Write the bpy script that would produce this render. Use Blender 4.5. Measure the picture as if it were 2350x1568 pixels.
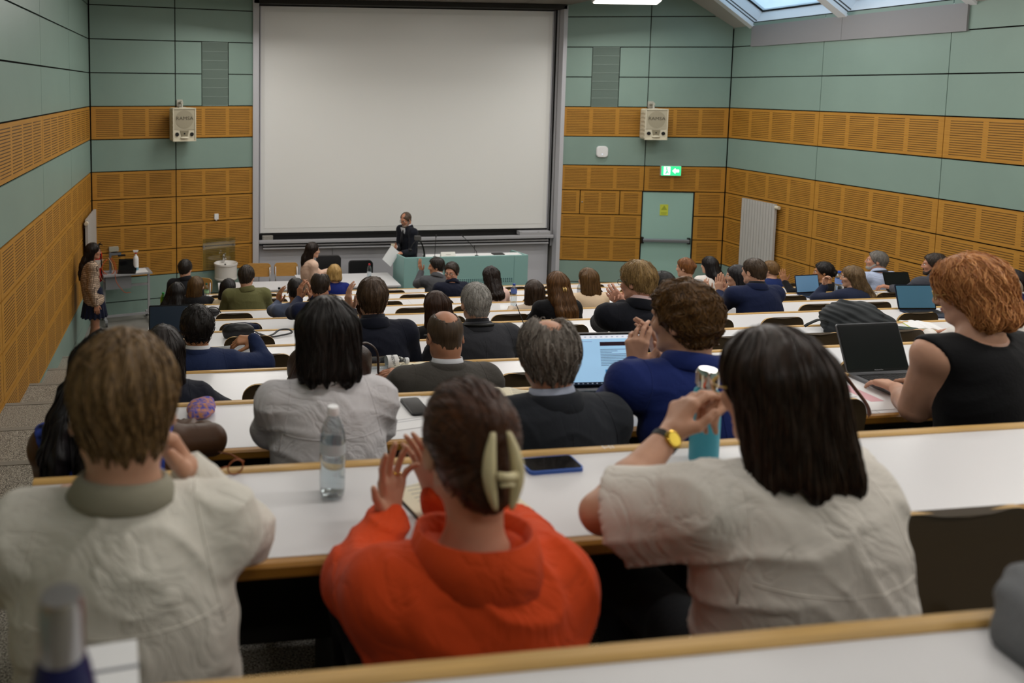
import bpy, math, random
import numpy as np
from mathutils import Vector, Matrix

SC = bpy.context.scene
COL = SC.collection
for _o in list(bpy.data.objects):
    bpy.data.objects.remove(_o)
random.seed(11)
RNG = np.random.default_rng(11)
R = math.radians

# ------------------------------------------------------------------ camera
CAM_Z = 3.945
cam_data = bpy.data.cameras.new('camera')
cam = bpy.data.objects.new('camera', cam_data)
COL.objects.link(cam)
cam_data.sensor_fit = 'HORIZONTAL'
cam_data.sensor_width = 36.0
cam_data.lens = 1789.28 / 2350 * 36.0
cam_data.shift_x = (1175 - 670.66) / 2350
cam_data.shift_y = (357.978 - 784) / 2350
cam_data.clip_start = 0.05
cam_data.clip_end = 200
def cam_axes(yaw, pitch, roll):
    cy, sy, cp, sp = math.cos(yaw), math.sin(yaw), math.cos(pitch), math.sin(pitch)
    f = Vector((sy * cp, cy * cp, -sp)); r = Vector((cy, -sy, 0)); d = f.cross(r)
    cr, sr = math.cos(roll), math.sin(roll)
    return r * cr + d * sr, r * -sr + d * cr, f
_r, _d, _f = cam_axes(R(7.358), R(5.011), R(-.311))
_m = Matrix(((_r.x, -_d.x, -_f.x, 0), (_r.y, -_d.y, -_f.y, 0), (_r.z, -_d.z, -_f.z, CAM_Z), (0, 0, 0, 1)))
cam.matrix_world = _m
cam_data.dof.use_dof = True
cam_data.dof.focus_distance = 5.4
cam_data.dof.aperture_fstop = 2.5
SC.camera = cam

# ------------------------------------------------------------------ view
SC.view_settings.view_transform = 'Standard'
SC.view_settings.look = 'None'
SC.view_settings.gamma = 1.0
SC.view_settings.use_curve_mapping = False
SC.view_settings.exposure = 0.0

# ------------------------------------------------------------------ world: overcast sky seen through the roof light
world = bpy.data.worlds.new('sky')
SC.world = world
world.use_nodes = True
_n = world.node_tree.nodes; _l = world.node_tree.links
_n.clear()
_out = _n.new('ShaderNodeOutputWorld'); _bg = _n.new('ShaderNodeBackground')
_tc = _n.new('ShaderNodeTexCoord'); _nz = _n.new('ShaderNodeTexNoise'); _rp = _n.new('ShaderNodeValToRGB')
_nz.inputs['Scale'].default_value = 5.0; _nz.inputs['Detail'].default_value = 6.0; _nz.inputs['Roughness'].default_value = .6
_rp.color_ramp.elements[0].position = .38; _rp.color_ramp.elements[0].color = (.34, .50, .66, 1)
_rp.color_ramp.elements[1].position = .68; _rp.color_ramp.elements[1].color = (.80, .90, 1.0, 1)
_l.new(_tc.outputs['Generated'], _nz.inputs['Vector']); _l.new(_nz.outputs['Fac'], _rp.inputs['Fac'])
_l.new(_rp.outputs['Color'], _bg.inputs['Color']); _l.new(_bg.outputs['Background'], _out.inputs['Surface'])
_bg.inputs['Strength'].default_value = 1.7
LAMP_POWER = 25.0            # watts of each ceiling luminaire
LAMP_COLOR = (1.0, .965, .92)

# ------------------------------------------------------------------ helpers
def lin(c):
    c = c.lstrip('#')
    v = [int(c[i:i + 2], 16) / 255 for i in (0, 2, 4)]
    return tuple(x / 12.92 if x <= .04045 else ((x + .055) / 1.055) ** 2.4 for x in v) + (1.0,)

def tag(o, label=None, cat=None, group=None, kind=None):
    if label: o['label'] = label
    if cat: o['category'] = cat
    if group: o['group'] = group
    if kind: o['kind'] = kind
    return o

def empty(name, loc=(0, 0, 0), rz=0.0):
    o = bpy.data.objects.new(name, None)
    COL.objects.link(o)
    o.location = loc
    o.rotation_euler = (0, 0, rz)
    o.empty_display_size = .05
    return o

def thing(name, label, cat, loc=(0, 0, 0), rz=0.0, group=None):
    return tag(empty(name, loc, rz), label, cat, group)

def link(name, me, parent=None):
    o = bpy.data.objects.new(name, me)
    COL.objects.link(o)
    if parent is not None:
        o.parent = parent
    return o

MATS = {}
def mat(name, color, rough=.6, spec=.4, metal=0.0, noise=0.0, nscale=8.0, bump=0.0, bscale=60.0, sheen=0.0,
        trans=0.0, ior=1.45, alpha=1.0, emit=None, estr=0.0, stretch=None, coat=0.0, c2=None, sss=0.0):
    if name in MATS:
        return MATS[name]
    m = bpy.data.materials.new(name)
    m.use_nodes = True
    nt = m.node_tree; N = nt.nodes; L = nt.links
    b = N['Principled BSDF']
    col = lin(color) if isinstance(color, str) else color
    b.inputs['Base Color'].default_value = col
    b.inputs['Roughness'].default_value = rough
    b.inputs['Specular IOR Level'].default_value = spec
    b.inputs['Metallic'].default_value = metal
    b.inputs['IOR'].default_value = ior
    if trans: b.inputs['Transmission Weight'].default_value = trans
    if alpha < 1: b.inputs['Alpha'].default_value = alpha
    if sheen: b.inputs['Sheen Weight'].default_value = sheen
    if coat: b.inputs['Coat Weight'].default_value = coat
    if sss:
        b.inputs['Subsurface Weight'].default_value = sss
        b.inputs['Subsurface Radius'].default_value = (.01, .004, .002)
    if emit:
        b.inputs['Emission Color'].default_value = lin(emit) if isinstance(emit, str) else emit
        b.inputs['Emission Strength'].default_value = estr
    vec = None
    if noise or bump:
        tc = N.new('ShaderNodeTexCoord'); mp = N.new('ShaderNodeMapping')
        L.new(tc.outputs['Object'], mp.inputs['Vector'])
        if stretch: mp.inputs['Scale'].default_value = stretch
        vec = mp.outputs['Vector']
    if noise:
        nz = N.new('ShaderNodeTexNoise'); nz.inputs['Scale'].default_value = nscale; nz.inputs['Detail'].default_value = 5
        L.new(vec, nz.inputs['Vector'])
        rp = N.new('ShaderNodeValToRGB')
        other = lin(c2) if c2 else tuple(max(0, x * (1 - noise)) for x in col[:3]) + (1,)
        rp.color_ramp.elements[0].position = .35; rp.color_ramp.elements[0].color = other
        rp.color_ramp.elements[1].position = .65; rp.color_ramp.elements[1].color = col
        L.new(nz.outputs['Fac'], rp.inputs['Fac']); L.new(rp.outputs['Color'], b.inputs['Base Color'])
    if bump:
        bz = N.new('ShaderNodeTexNoise'); bz.inputs['Scale'].default_value = bscale; bz.inputs['Detail'].default_value = 3
        L.new(vec, bz.inputs['Vector'])
        bp = N.new('ShaderNodeBump'); bp.inputs['Strength'].default_value = bump; bp.inputs['Distance'].default_value = .01
        L.new(bz.outputs['Fac'], bp.inputs['Height']); L.new(bp.outputs['Normal'], b.inputs['Normal'])
    MATS[name] = m
    return m

class MB:
    def __init__(self):
        self.v = []; self.f = []; self.m = []; self.uv = {}
    def mark(self): return len(self.v)
    def xf(self, M, since=0):
        for i in range(since, len(self.v)):
            self.v[i] = tuple(M @ Vector(self.v[i]))
        return self
    def face(self, idx, m=0): self.f.append(tuple(idx)); self.m.append(m)
    def box(self, x0, x1, y0, y1, z0, z1, m=0):
        s = len(self.v)
        self.v += [(x0, y0, z0), (x1, y0, z0), (x1, y1, z0), (x0, y1, z0), (x0, y0, z1), (x1, y0, z1), (x1, y1, z1), (x0, y1, z1)]
        for q in ((0, 3, 2, 1), (4, 5, 6, 7), (0, 1, 5, 4), (1, 2, 6, 5), (2, 3, 7, 6), (3, 0, 4, 7)):
            self.face([s + i for i in q], m)
        return self
    def cbox(self, c, s, m=0):
        return self.box(c[0] - s[0] / 2, c[0] + s[0] / 2, c[1] - s[1] / 2, c[1] + s[1] / 2, c[2] - s[2] / 2, c[2] + s[2] / 2, m)
    def loft(self, rings, m=0, closed=True, caps=True, mats=None):
        s = len(self.v); n = len(rings[0])
        for r in rings: self.v += [tuple(p) for p in r]
        for i in range(len(rings) - 1):
            mm = mats[i] if mats else m
            for j in range(n if closed else n - 1):
                k = (j + 1) % n
                self.face((s + i * n + j, s + i * n + k, s + (i + 1) * n + k, s + (i + 1) * n + j), mm)
        if caps and closed:
            self.face([s + j for j in reversed(range(n))], mats[0] if mats else m)
            self.face([s + (len(rings) - 1) * n + j for j in range(n)], mats[-1] if mats else m)
        return self
    def prism(self, poly, a0, a1, axis='y', m=0, mside=None):
        """poly: 2-d outline; axis y: poly in (x,z); axis z: poly in (x,y); axis x: poly in (y,z)"""
        if axis == 'y': mk = lambda p, a: (p[0], a, p[1])
        elif axis == 'z': mk = lambda p, a: (p[0], p[1], a)
        else: mk = lambda p, a: (a, p[0], p[1])
        n = len(poly); s = len(self.v)
        self.v += [mk(p, a0) for p in poly] + [mk(p, a1) for p in poly]
        ms = m if mside is None else mside
        for j in range(n):
            k = (j + 1) % n
            self.face((s + j, s + k, s + n + k, s + n + j), ms)
        self.face([s + j for j in reversed(range(n))], m); self.face([s + n + j for j in range(n)], m)
        return self
    def tube(self, path, r, n=8, m=0, caps=True, squash=1.0):
        P = [Vector(p) for p in path]
        rs = r if isinstance(r, (list, tuple)) else [r] * len(P)
        up = None; rings = []
        for i, p in enumerate(P):
            t = (P[min(i + 1, len(P) - 1)] - P[max(i - 1, 0)]).normalized()
            if up is None:
                up = Vector((0, 0, 1)) if abs(t.z) < .9 else Vector((1, 0, 0))
            a = (up - t * up.dot(t))
            a = a.normalized() if a.length > 1e-6 else t.orthogonal().normalized()
            b = t.cross(a); up = a
            rings.append([p + (a * math.cos(2 * math.pi * j / n) * squash + b * math.sin(2 * math.pi * j / n)) * rs[i] for j in range(n)])
        return self.loft(rings, m, True, caps)
    def cyl(self, a, b, r, n=16, m=0, r2=None): return self.tube([a, b], [r, r if r2 is None else r2], n, m)
    def lathe(self, prof, c=(0, 0, 0), n=24, m=0, caps=True, mats=None):
        rings = [[(c[0] + q * math.cos(2 * math.pi * j / n), c[1] + q * math.sin(2 * math.pi * j / n), c[2] + z) for j in range(n)] for q, z in prof]
        return self.loft(rings, m, True, caps, mats)
    def ell(self, c, r, nu=16, nv=10, m=0):
        rings = []
        for i in range(1, nv):
            t = math.pi * i / nv
            rings.append([(c[0] + r[0] * math.sin(t) * math.cos(2 * math.pi * j / nu), c[1] + r[1] * math.sin(t) * math.sin(2 * math.pi * j / nu), c[2] - r[2] * math.cos(t)) for j in range(nu)])
        return self.loft(rings, m)
    def build(self, name, mats, parent=None, smooth=False, loc=None, rot=None, auto=None):
        me = bpy.data.meshes.new(name)
        me.from_pydata(self.v, [], self.f)
        if not isinstance(mats, (list, tuple)): mats = [mats]
        for q in mats: me.materials.append(q)
        if len(mats) > 1: me.polygons.foreach_set('material_index', self.m)
        if self.uv:
            uvl = me.uv_layers.new(name='UVMap')
            for pi, p in enumerate(me.polygons):
                u = self.uv.get(pi)
                for q, li in enumerate(p.loop_indices):
                    uvl.data[li].uv = u[q] if u else (-.5, -.5)
        if smooth: me.polygons.foreach_set('use_smooth', [True] * len(me.polygons))
        me.update()
        if smooth and auto is not None:
            try: me.set_sharp_from_angle(angle=R(auto))
            except Exception: pass
        o = link(name, me, parent)
        if loc: o.location = loc
        if rot: o.rotation_euler = rot
        return o

def rrect(w, h, r, n=5, cx=0, cy=0):
    pts = []
    for qx, qy, a0 in ((w / 2 - r, h / 2 - r, 0), (-w / 2 + r, h / 2 - r, 90), (-w / 2 + r, -h / 2 + r, 180), (w / 2 - r, -h / 2 + r, 270)):
        for i in range(n + 1):
            a = R(a0 + 90 * i / n)
            pts.append((cx + qx + r * math.cos(a), cy + qy + r * math.sin(a)))
    return pts

def copy_tree(o, parent=None):
    c = o.copy(); COL.objects.link(c); c.parent = parent
    for ch in list(o.children):
        copy_tree(ch, c)
    return c

def bez(p0, p1, p2, p3, n=10):
    out = []
    for i in range(n + 1):
        t = i / n; a = (1 - t) ** 3; b = 3 * t * (1 - t) ** 2; c = 3 * t * t * (1 - t); d = t ** 3
        out.append(tuple(a * p0[k] + b * p1[k] + c * p2[k] + d * p3[k] for k in range(3)))
    return out

def spline(pts, n=6):
    P = [Vector(p) for p in pts]; out = []
    for i in range(len(P) - 1):
        a = P[max(i - 1, 0)]; b = P[i]; c = P[i + 1]; d = P[min(i + 2, len(P) - 1)]
        for k in range(n):
            t = k / n
            out.append(.5 * ((2 * b) + (c - a) * t + (2 * a - 5 * b + 4 * c - d) * t * t + (3 * b - a - 3 * c + d) * t ** 3))
    out.append(P[-1])
    return [tuple(p) for p in out]

FONT = None
def text_mesh(name, s, size, m, parent, M, depth=.0006, align='CENTER', sx=1.0, bold=0.0):
    cu = bpy.data.curves.new(name, 'FONT')
    cu.body = s; cu.size = size; cu.align_x = align; cu.align_y = 'CENTER'; cu.extrude = depth; cu.resolution_u = 2; cu.offset = bold
    tmp = bpy.data.objects.new(name, cu); COL.objects.link(tmp)
    bpy.context.view_layer.update()
    dg = bpy.context.evaluated_depsgraph_get()
    me = bpy.data.meshes.new_from_object(tmp.evaluated_get(dg))
    bpy.data.objects.remove(tmp)
    for v in me.vertices: v.co.x *= sx
    me.transform(M); me.materials.clear(); me.materials.append(m)
    return link(name, me, parent)
# ------------------------------------------------------------------ the room
WL, WR, YC = -1.696, 9.956, 13.40
XL, XR, YI = 1.115, 7.00, 14.09
YB = -2.7
ZC = 5.78
LEV = [0, .23, .65, 1.10, 1.555, 2.02, 2.50, 3.05, 3.613, 4.175, 4.737, 5.30, 5.80]
KIND = 'mmoooomommmm'
def row_y(k): return 1.15 * (1.693 + .9 * (k - 2))
DESK_Z = {0: 3.456, 1: 3.207, 2: 2.958, 3: 2.709, 4: 2.452, 5: 2.228, 6: 2.005, 7: 1.786, 8: 1.570, 9: 1.351, 10: 1.137, 11: .92}
DESK_H = .73
def floor_z(k): return DESK_Z[k] - DESK_H
DX0, DX1 = -.397, 8.66

def slot_material():
    m = bpy.data.materials.new('slotted_wood'); m.use_nodes = True
    N = m.node_tree.nodes; L = m.node_tree.links; b = N['Principled BSDF']
    tc = N.new('ShaderNodeTexCoord'); sp = N.new('ShaderNodeSeparateXYZ')
    L.new(tc.outputs['UV'], sp.inputs[0])
    def math_(op, a, bb=None):
        q = N.new('ShaderNodeMath'); q.operation = op
        for i, s in enumerate((a, bb)):
            if s is None: continue
            if isinstance(s, (int, float)): q.inputs[i].default_value = s
            else: L.new(s, q.inputs[i])
        return q.outputs[0]
    fu = math_('FRACT', sp.outputs['X']); fv = math_('FRACT', sp.outputs['Y'])
    du = math_('ABSOLUTE', math_('SUBTRACT', fu, .5)); dv = math_('ABSOLUTE', math_('SUBTRACT', fv, .5))
    mu = math_('LESS_THAN', du, .43); mv = math_('LESS_THAN', dv, .17)
    slot = math_('MULTIPLY', mu, mv)
    inside = math_('GREATER_THAN', sp.outputs['X'], -.01)
    slot = math_('MULTIPLY', slot, inside)
    mp = N.new('ShaderNodeMapping'); mp.inputs['Scale'].default_value = (1.2, 6, 30)
    L.new(tc.outputs['Object'], mp.inputs[0])
    nz = N.new('ShaderNodeTexNoise'); nz.inputs['Scale'].default_value = 2.5; nz.inputs['Detail'].default_value = 4
    L.new(mp.outputs[0], nz.inputs['Vector'])
    rp = N.new('ShaderNodeValToRGB')
    rp.color_ramp.elements[0].position = .3; rp.color_ramp.elements[0].color = lin('#a9762a')
    rp.color_ramp.elements[1].position = .7; rp.color_ramp.elements[1].color = lin('#bb8835')
    L.new(nz.outputs['Fac'], rp.inputs['Fac'])
    mx = N.new('ShaderNodeMix'); mx.data_type = 'RGBA'
    L.new(slot, mx.inputs['Factor']); L.new(rp.outputs['Color'], mx.inputs['A']); mx.inputs['B'].default_value = lin('#5e3f13')
    L.new(mx.outputs['Result'], b.inputs['Base Color'])
    b.inputs['Roughness'].default_value = .55; b.inputs['Specular IOR Level'].default_value = .35
    bp = N.new('ShaderNodeBump'); bp.invert = True; bp.inputs['Strength'].default_value = .5; bp.inputs['Distance'].default_value = .006
    L.new(slot, bp.inputs['Height']); L.new(bp.outputs['Normal'], b.inputs['Normal'])
    return m
M_SLOT = slot_material()
M_MINT = mat('mint_panel', '#869d93', rough=.42, spec=.4, noise=.05, nscale=1.5)
M_JOINT = mat('dark_joint', '#1b1a17', rough=.9)
M_GREY = mat('grey_metal', '#acacaf', rough=.45, spec=.5)
M_GREYP = mat('grey_paint', '#bcbcc1', rough=.5)
M_DGREY = mat('dark_grey_paint', '#4c4b4a', rough=.6)
M_BLACK = mat('black_paint', '#141414', rough=.5)
M_WHITE = mat('white_paint', '#e6e6e6', rough=.5)
M_CHROME = mat('chrome', '#d8d8d8', rough=.12, metal=1.0)
M_STEEL = mat('steel', '#b0b0b2', rough=.3, metal=1.0)

def panel(wall, u0, u1, z0, z1, kind, cols, g=.009, gv=None):
    gv = g if gv is None else gv
    b = MB(); a0, a1, c0, c1 = u0 + gv, u1 - gv, z0 + g, z1 - g
    if kind == 'm':
        b.box(a0, a1, 0, .02, c0, c1)
        return b.build('panel', M_MINT, wall)
    mu, mv = .045, .035
    us = [a0, a0 + mu, a1 - mu, a1]; zs = [c0, c0 + mv, c1 - mv, c1]
    b.v = [(u, 0, z) for z in zs for u in us] + [(a0, .02, c0), (a1, .02, c0), (a1, .02, c1), (a0, .02, c1)]
    rows = max(2, round((c1 - c0 - 2 * mv) / .031))
    for j in range(3):
        for i in range(3):
            q = (j * 4 + i, j * 4 + i + 1, j * 4 + i + 5, j * 4 + i + 4)
            if i == 1 and j == 1:
                b.uv[len(b.f)] = ((0, 0), (cols - .0001, 0), (cols - .0001, rows), (0, rows))
            b.face(q)
    for q in ((0, 16, 17, 3), (3, 17, 18, 15), (15, 18, 19, 12), (12, 19, 16, 0)): b.face(q)
    return b.build('panel', M_SLOT, wall)

def wall_root(name, A, B, label_h=5.9):
    A = Vector((A[0], A[1], 0)); B = Vector((B[0], B[1], 0)); d = B - A
    b = MB(); b.box(-.0, d.length, .03, .12, -.05, label_h)
    o = b.build(name, M_JOINT)
    o.location = A; o.rotation_euler = (0, 0, math.atan2(d.y, d.x))
    tag(o, kind='structure')
    return o, d.length

# left wall: runs along Y, panels face +X
w_left, Lw = wall_root('wall_left', (WL, YB), (WL, YC + .3))
edges = [YC - 2.1 * i for i in range(9)]
edges = [max(e, YB) for e in edges]
for i in range(len(edges) - 1):
    u1, u0 = edges[i] - YB, edges[i + 1] - YB
    if u1 - u0 < .05: continue
    for j in range(12):
        panel(w_left, u0, u1, LEV[j], LEV[j + 1], KIND[j], 4, g=.009, gv=.005)
# right wall: runs against Y, panels face -X
w_right, Lr = wall_root('wall_right', (WR, YC + .25), (WR, YB), 5.16)
for i in range(len(edges) - 1):
    u0, u1 = YC - edges[i], YC - edges[i + 1]
    if u1 - u0 < .05: continue
    for j in range(11):
        z1 = min(LEV[j + 1], 5.15)
        if z1 > LEV[j] + .02: panel(w_right, u0 + .25, u1 + .25, LEV[j], z1, KIND[j], 4, g=.009, gv=.005)
# front wings
w_fl, l1 = wall_root('wall_front_left', (WL, YC), (XL, YI))
for j in range(12):
    z0, z1 = LEV[j], LEV[j + 1]
    if j in (8, 9):
        for a, c in ((.015, 1.46), (1.46, 1.934), (2.415, l1)): panel(w_fl, a, c, z0, z1, 'm', 1)
    else:
        panel(w_fl, .015, 1.46, z0, z1, KIND[j], 3); panel(w_fl, 1.46, l1, z0, z1, KIND[j], 3)
w_fr, l2 = wall_root('wall_front_right', (XR, YI), (WR, YC))
for j in range(12):
    z0, z1 = LEV[j], LEV[j + 1]
    if j in (8, 9):
        for a, c in ((0, .523), (1.018, 1.555), (1.555, l2 - .01)): panel(w_fr, a, c, z0, z1, 'm', 1)
    elif j == 4:
        for a, c, n in ((0, .39, 1), (.39, 1.125, 2), (1.125, 1.535, 1), (2.48, l2 - .01, 1)): panel(w_fr, a, c, z0, z1, 'o', n)
    elif j < 4:
        panel(w_fr, 0, 1.535, z0, z1, KIND[j], 3); panel(w_fr, 2.48, l2 - .01, z0, z1, KIND[j], 1)
    else:
        panel(w_fr, 0, 1.555, z0, z1, KIND[j], 3); panel(w_fr, 1.555, l2 - .01, z0, z1, KIND[j], 3)
hb = MB(); hb.cyl((.43, -.012, 1.79), (.43, .002, 1.79), .014, 12); hb.build('hatch_knob', M_STEEL, w_fr, True)

# ventilation grilles set into both wings
M_GRILLE = mat('grille_metal', '#82948b', rough=.5)
for w, u0, u1 in ((w_fl, 1.934, 2.415), (w_fr, .523, 1.018)):
    b = MB(); b.box(u0 + .004, u1 - .004, .018, .03, 3.617, 4.733, 0); b.build('grille_backing', mat('grille_back', '#5a665f', rough=.8), w)
    n = 30
    for i in range(n):
        u = u0 + .012 + (u1 - u0 - .024) * i / (n - 1)
        q = MB(); q.box(u - .004, u + .004, .002, .016, 3.62, 4.73); q.build('grille_slat', M_GRILLE, w)
    for i in range(8):
        z = 3.62 + 1.11 * i / 7
        q = MB(); q.box(u0 + .004, u1 - .004, .0, .008, z - .006, z + .006); q.build('grille_bar', mat('grille_bar', '#7d8c84', rough=.5), w)

# back wall
w_back, lb = wall_root('wall_back', (WR, YB), (WL, YB))
for i in range(5):
    for j in range(5, 12): panel(w_back, lb * i / 5, lb * (i + 1) / 5, LEV[j], LEV[j + 1], KIND[j], 4)

# door in the right wing
d1 = MB(); d1.box(1.545, 2.47, .012, .04, .01, 2.01)
door = d1.build('door_1', mat('door_mint', '#9cc0b6', rough=.45))
door.matrix_world = w_fr.matrix_basis
tag(door, kind='structure')
q = MB(); q.box(1.535, 1.55, -.0, .03, 0, 2.02); q.box(2.465, 2.485, 0, .03, 0, 2.02); q.box(1.535, 2.485, 0, .03, 2.005, 2.02); q.build('door_frame', M_JOINT, door)
q = MB(); q.prism(rrect(.05, .07, .02), 1.56, 2.40, 'x'); q.xf(Matrix.Translation((0, -.06, 1.085))); q.build('push_bar', mat('bar_grey', '#8f959b', rough=.35, metal=.6), door, True, auto=40)
for u in (1.553, 2.405):
    q = MB(); q.prism(rrect(.075, .12, .012), u - .02, u + .02, 'x'); q.xf(Matrix.Translation((0, -.04, 1.085))); q.build('bar_bracket', M_BLACK, door)

# screen recess
FR = empty('wall_front'); tag(FR, kind='structure')
b = MB(); b.box(XL - .1, XR + .2, 14.62, 14.72, -.05, 5.9); b.build('recess_back', mat('recess_grey', '#b2b2b6', rough=.6), FR)
b = MB(); b.box(XL - .02, XL + .09, 14.03, 14.62, 0, 5.5); b.build('post', M_GREYP, FR)
b = MB(); b.box(XR - .055, XR + .02, 14.03, 14.20, 0, 5.5); b.build('post', M_GREYP, FR)
b = MB(); b.box(XR - .055, XR + .03, 14.20, 14.62, 0, 5.5); b.build('reveal', mat('reveal_grey', '#6d6b67', rough=.6), FR)
for yy, rr, mm in ((14.24, .016, M_GREY), (14.31, .012, M_BLACK), (14.38, .02, M_GREY)):
    b = MB(); b.box(XR - .055 - rr * 1.6, XR - .055, yy - rr, yy + rr, .9, 5.45); b.build('guide_rail', mm, FR)
b = MB(); b.box(XL, XR, 14.03, 14.55, 5.44, 5.52); b.build('header', mat('header_dark', '#2b2926', rough=.7), FR)
for i, (a, c) in enumerate(((1.24, 2.62), (2.63, 5.42), (5.43, 6.92))):
    b = MB(); b.box(a, c, 14.33, 14.37, .0, 1.0); b.build('lower_panel', mat('lower_grey', '#c2c2c8', rough=.5), FR)
# ledges and rails under the screen
b = MB(); b.box(1.22, 6.93, 14.12, 14.38, 1.075, 1.11); b.build('tray', M_GREY, FR)
b = MB(); b.box(1.22, 6.93, 14.30, 14.38, 1.11, 1.20); b.build('tray_channel', M_BLACK, FR)
b = MB(); b.box(1.22, 6.93, 14.12, 14.15, 1.11, 1.135); b.build('tray_lip', M_GREYP, FR)
for z, yy in ((1.02, 14.2), (.965, 14.2)):
    b = MB(); b.prism(rrect(.035, .03, .01), 1.30, 6.86, 'x'); b.xf(Matrix.Translation((0, yy, z))); b.build('rail', M_GREYP, FR, True, auto=40)
b = MB(); b.box(1.30, 6.86, 14.22, 14.3, .95, 1.05); b.build('rail_back', M_BLACK, FR)

# projection screen: one thing
scr = thing('projection_screen', 'large blank off-white projection screen between the two wall wings', 'screen', (4.03, 14.3, 1.2))
b = MB(); b.box(-2.78, 2.83, 0, .025, .04, 4.22); b.build('screen_surface', mat('screen_white', '#e3e3e0', rough=.32, spec=.35), scr)
b = MB(); b.box(-2.70, 2.74, -.004, .0, .13, 4.12); b.build('image_area', mat('screen_white2', '#e9e9e6', rough=.30, spec=.4), scr)
b = MB(); b.box(-2.79, 2.84, -.012, .02, 0, .04); b.build('bottom_bar', M_BLACK, scr)
for x in (-2.79, 2.82): 
    b = MB(); b.box(x, x + .02, -.01, .02, .04, 4.22); b.build('side_bar', M_GREYP, scr)

# ------------------------------------------------------------------ floor, terraces, steps
def terrazzo():
    m = bpy.data.materials.new('terrazzo'); m.use_nodes = True
    N = m.node_tree.nodes; L = m.node_tree.links; b = N['Principled BSDF']
    tc = N.new('ShaderNodeTexCoord')
    v = N.new('ShaderNodeTexNoise'); v.inputs['Scale'].default_value = 140; v.inputs['Detail'].default_value = 2
    rp = N.new('ShaderNodeValToRGB'); rp.color_ramp.interpolation = 'LINEAR'
    e = rp.color_ramp.elements
    e[0].position = .36; e[0].color = lin('#3c3833'); e[1].position = .47; e[1].color = lin('#8b857a')
    x = e.new(.58); x.color = lin('#a09a8d'); x = e.new(.66); x.color = lin('#c6c1b4')
    L.new(tc.outputs['Object'], v.inputs['Vector']); L.new(v.outputs['Fac'], rp.inputs['Fac']); L.new(rp.outputs['Color'], b.inputs['Base Color'])
    b.inputs['Roughness'].default_value = .6
    return m
M_TERR = terrazzo()
b = MB(); b.box(WL - .1, WR + .1, 11.2, 14.7, -.1, 0)
floor = b.build('floor', mat('floor_lino', '#8d8a84', rough=.45, noise=.12, nscale=3)); tag(floor, kind='structure')
M_NOSE = mat('nosing', '#8a867d', rough=.5)
for k in range(11, -1, -1):
    y0 = row_y(k - 1) + .04 if k > 0 else YB
    y1 = row_y(k) + .04
    z = floor_z(k)
    b = MB(); b.box(WL, WR, y0, y1, z - .5 if k < 11 else -.1, z)
    t = b.build('terrace', M_TERR, floor)
    b = MB(); b.box(WL, DX0 - .02, y1 - .05, y1 + .006, z - .02, z + .004)
    b.build('nosing', M_NOSE, t)

# ------------------------------------------------------------------ ceiling with roof light
A34 = R(34); ca, sa = math.cos(A34), math.sin(A34)
ZS = 5.09
xs = WR - (ZC - ZS) / math.tan(A34)
M_CEIL = mat('ceiling_grey', '#b9b6b0', rough=.8)
b = MB(); b.box(WL, xs, YB, YI + .6, ZC, ZC + .1)
ceil = b.build('ceiling', M_CEIL); tag(ceil, kind='structure')
def slope(b, y0, y1, l0, l1, t0=0.0, t1=.12, m=0):
    """box lying in the sloped ceiling plane: l along the slope from the wall, t outwards"""
    s = b.mark()
    b.box(l0, l1, y0, y1, t0, t1, m)
    b.xf(Matrix(((-ca, 0, sa, WR), (0, 1, 0, 0), (sa, 0, ca, ZS), (0, 0, 0, 1))), s)
LS = (ZC - ZS) / sa
WY0, WY1 = 8.98, 12.91
b = MB(); slope(b, WY1 + .06, 13.9, -.25, LS); b.build('sloped_panel', M_CEIL, ceil)
b = MB(); slope(b, YB, WY0 - .06, -.05, LS); b.build('sloped_panel', M_CEIL, ceil)
win = empty('window_1'); tag(win, kind='structure')
M_FRAME = mat('window_white', '#eef0f4', rough=.35, spec=.5)
ym = (WY0 + WY1) / 2
TG = .32
b = MB(); slope(b, WY0 - .05, WY1 + .05, -.06, .0, .0, TG + .05); b.build('sill', M_FRAME, win)
for y0, y1 in ((WY1, WY1 + .06), (ym - .05, ym + .05), (WY0 - .06, WY0)):
    b = MB(); slope(b, y0, y1, -.03, LS + .4, .0, TG + .05); f = b.build('mullion', M_FRAME, win)
    for t0 in (.05, .10):
        b = MB(); slope(b, y0 - .004, y0, -.02, LS + .4, t0, t0 + .018); b.build('groove', M_DGREY, f)
    b = MB(); slope(b, y0 - .03, y1 + .03, -.04, LS + .4, -.035, .0); b.build('profile', M_FRAME, f)
M_PANE = bpy.data.materials.new('pane_glass'); M_PANE.use_nodes = True
_N = M_PANE.node_tree.nodes; _L = M_PANE.node_tree.links; _N.clear()
_o = _N.new('ShaderNodeOutputMaterial'); _t = _N.new('ShaderNodeBsdfTransparent'); _g = _N.new('ShaderNodeBsdfGlossy'); _x = _N.new('ShaderNodeMixShader')
_t.inputs['Color'].default_value = (.86, .93, .96, 1); _g.inputs['Roughness'].default_value = .05; _x.inputs[0].default_value = .08
_L.new(_t.outputs[0], _x.inputs[1]); _L.new(_g.outputs[0], _x.inputs[2]); _L.new(_x.outputs[0], _o.inputs[0])
for y0, y1 in ((ym + .05, WY1), (WY0, ym - .05)):
    b = MB(); slope(b, y0, y1, .0, LS + .4, TG, TG + .01); b.build('pane', M_PANE, win)
    b = MB(); slope(b, y0, y1, .0, .02, TG - .025, TG); slope(b, y0, y0 + .02, .02, LS + .4, TG - .025, TG); slope(b, y1 - .02, y1, .02, LS + .4, TG - .025, TG); b.build('gasket', M_JOINT, win)
b = MB(); slope(b, WY0 - .06, WY1 + .06, LS + .4, LS + .46, -.1, TG + .05); b.build('top_rail', M_FRAME, win)
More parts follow.
